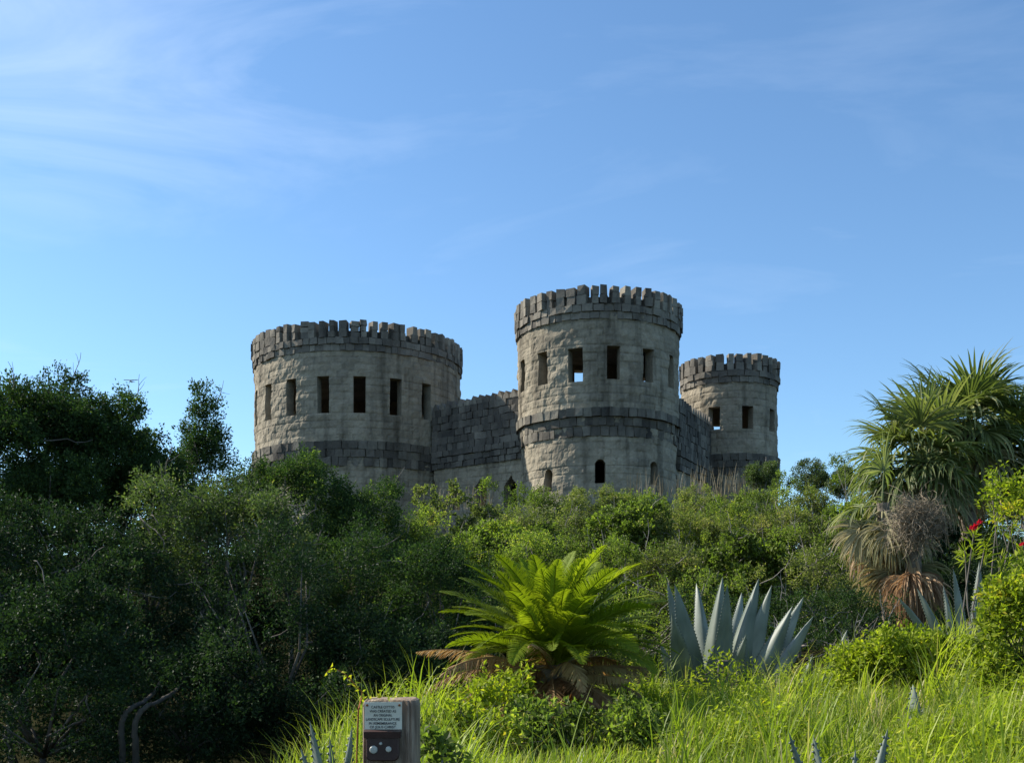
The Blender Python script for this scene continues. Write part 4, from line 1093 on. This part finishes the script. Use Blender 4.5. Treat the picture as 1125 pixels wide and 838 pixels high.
# dark brown box with hinged lid under the plaque
b0_, b1_ = at(403.2, 804, PY), at(439, 834.5, PY)
def rounded(x0, x1, z0, z1, y0, y1, r, mbx):
    pts = []
    for (cx_, cz_, s0) in ((x1 - r, z1 - .002, 0), (x0 + r, z1 - .002, 90), (x0 + r, z0 + r, 180), (x1 - r, z0 + r, 270)):
        rr_ = r if s0 >= 180 else .002
        cc = cx_ if s0 >= 180 else (x1 - .002 if s0 == 0 else x0 + .002)
        for q in range(6): a_ = R(s0 + 90 * q / 5); pts.append((cc + rr_ * math.cos(a_), cz_ + rr_ * math.sin(a_)))
    m_ = len(pts); V = [(p[0], y0 + .004, p[1]) for p in pts] + [(p[0], y1, p[1]) for p in pts]
    ctr = ((x0 + x1) / 2, (z0 + z1) / 2); V += [(ctr[0] + (p[0] - ctr[0]) * .93, y0, ctr[1] + (p[1] - ctr[1]) * .93) for p in pts] + [(ctr[0], y0, ctr[1])]
    F = []
    for q in range(m_): k = (q + 1) % m_; F.append([q, k, m_ + k, m_ + q]); F.append([2 * m_ + q, 2 * m_ + k, k, q]); F.append([3 * m_, 2 * m_ + k, 2 * m_ + q, 2 * m_ + q])
    mbx.add(V, F)
mb = MB(); rounded(b0_[0], b1_[0], b1_[2], b0_[2], PY - .035, PY + .001, .02, mb); bx = mb.build('box', M['brownbox'], proot)
c0, c1 = at(401, 801.5, PY), at(441.5, 808.5, PY)
mb = MB(); mb.box(((c0[0] + c1[0]) / 2, PY - .021, (c0[2] + c1[2]) / 2), (c1[0] - c0[0], .044, c0[2] - c1[2]), 0, .15); mb.build('lid', M['brownbox'], bx)
for px, py, r in ((411.7, 822, .0165), (428, 821.6, .012), (419.5, 815.4, .0062)):
    c = at(px, py, PY); mb = MB(); mb.tube([(c[0], PY - .034, c[2]), (c[0], PY - .040, c[2]), (c[0], PY - .044, c[2]), (c[0], PY - .045, c[2])], [r, r, r * .85, r * .5], 20); mb.build('knob', M['knob'], bx)

# yellow vine shoot leaning over the post to the left
vy = 4.62
vp = [at(393, 800, 4.46), at(394, 778, 4.46), at(397, 766, vy), at(398, 760, vy), at(392, 754, vy), at(386, 747, vy), at(379, 740, vy), at(371, 735.5, vy), at(363, 733, vy), at(359, 738, vy)]
vb = empty('vine_shoot', (vp[0][0] - .06, vp[0][1], float(ground_z(vp[0][0], 4.5))), 'yellow vine shoot arching left from the top of the sign post', 'vine')
mb = MB(); mb.tube([(vp[0][0] - .03, 4.44, float(ground_z(vp[0][0], 4.44)))] + vp, [.004] + list(np.linspace(.0035, .0015, len(vp))), 5); mb.build('stem', M['rust'], vb)
mb = MB()
for p in vp[2:] + [(vp[k] + vp[k + 1]) / 2 for k in range(2, 9)] + [at(x_, 765 + rng.uniform(-2, 2), 4.52) for x_ in (408, 414, 420, 427, 433)]:
    for q in range(2):
        d = unit(rng.normal(size=3) * np.array([1, .6, .8])); nn_ = unit(np.cross(d, rand_unit(1)[0]))
        v, f = leaf_quads(np.array(p)[None], d[None], nn_[None], [rng.uniform(.018, .032)], [rng.uniform(.010, .016)]); mb.add(v, f, rng.uniform(.75, 1))
mb.build('leaves', M['vine'], vb)

# ------------------------------------------------------------------ small aeroplane far away
AY = 900.0; ac = at(144, 418, AY); k = AY / FPX
plane = empty('aeroplane', ac, 'tiny high-winged aeroplane flying over the dark trees', 'aeroplane')
M['plane'] = solid('aircraft_paint', (.5, .5, .52), .4, .5)
mb = MB(); mb.tube([ac + np.array(p) for p in ((0, -3.4, -.9), (0, -3.0, -.9), (0, -1.5, -.8), (0, .5, -.7), (0, 4.6, -.2))], [.15, .5, .72, .65, .15], 12); mb.build('fuselage', M['plane'], plane, smooth_shade=True)
mb = MB()
for s_ in (-1, 1):
    V = [(0, -1.6, 0), (0, .1, 0), (s_ * 5.8, -.1, .25), (s_ * 5.8, -1.3, .25)]; V = [ac + np.array(p) for p in V] + [ac + np.array(p) + np.array([0, 0, .28]) for p in V]
    mb.add(V, [[0, 1, 2, 3], [7, 6, 5, 4], [0, 3, 7, 4], [1, 0, 4, 5], [2, 1, 5, 6], [3, 2, 6, 7]])
mb.build('wing', M['plane'], plane)
mb = MB(); mb.box(ac + np.array([0, 4.4, -.1]), (3.4, .9, .12)); mb.box(ac + np.array([0, 4.5, .6]), (.12, 1.0, 1.4)); mb.build('tail', M['plane'], plane)
for p in ((-1.1, -1.2, -2.0), (1.1, -1.2, -2.0), (0, -2.8, -1.9)):
    mb = MB(); mb.tube([ac + np.array(p) + np.array([-.12, 0, 0]), ac + np.array(p) + np.array([.12, 0, 0])], [.28, .28], 12); mb.tube([ac + np.array(p), ac + np.array([p[0] * .3, p[1], -1.2])], [.07, .07], 5); mb.build('wheel', M['ink'], plane)
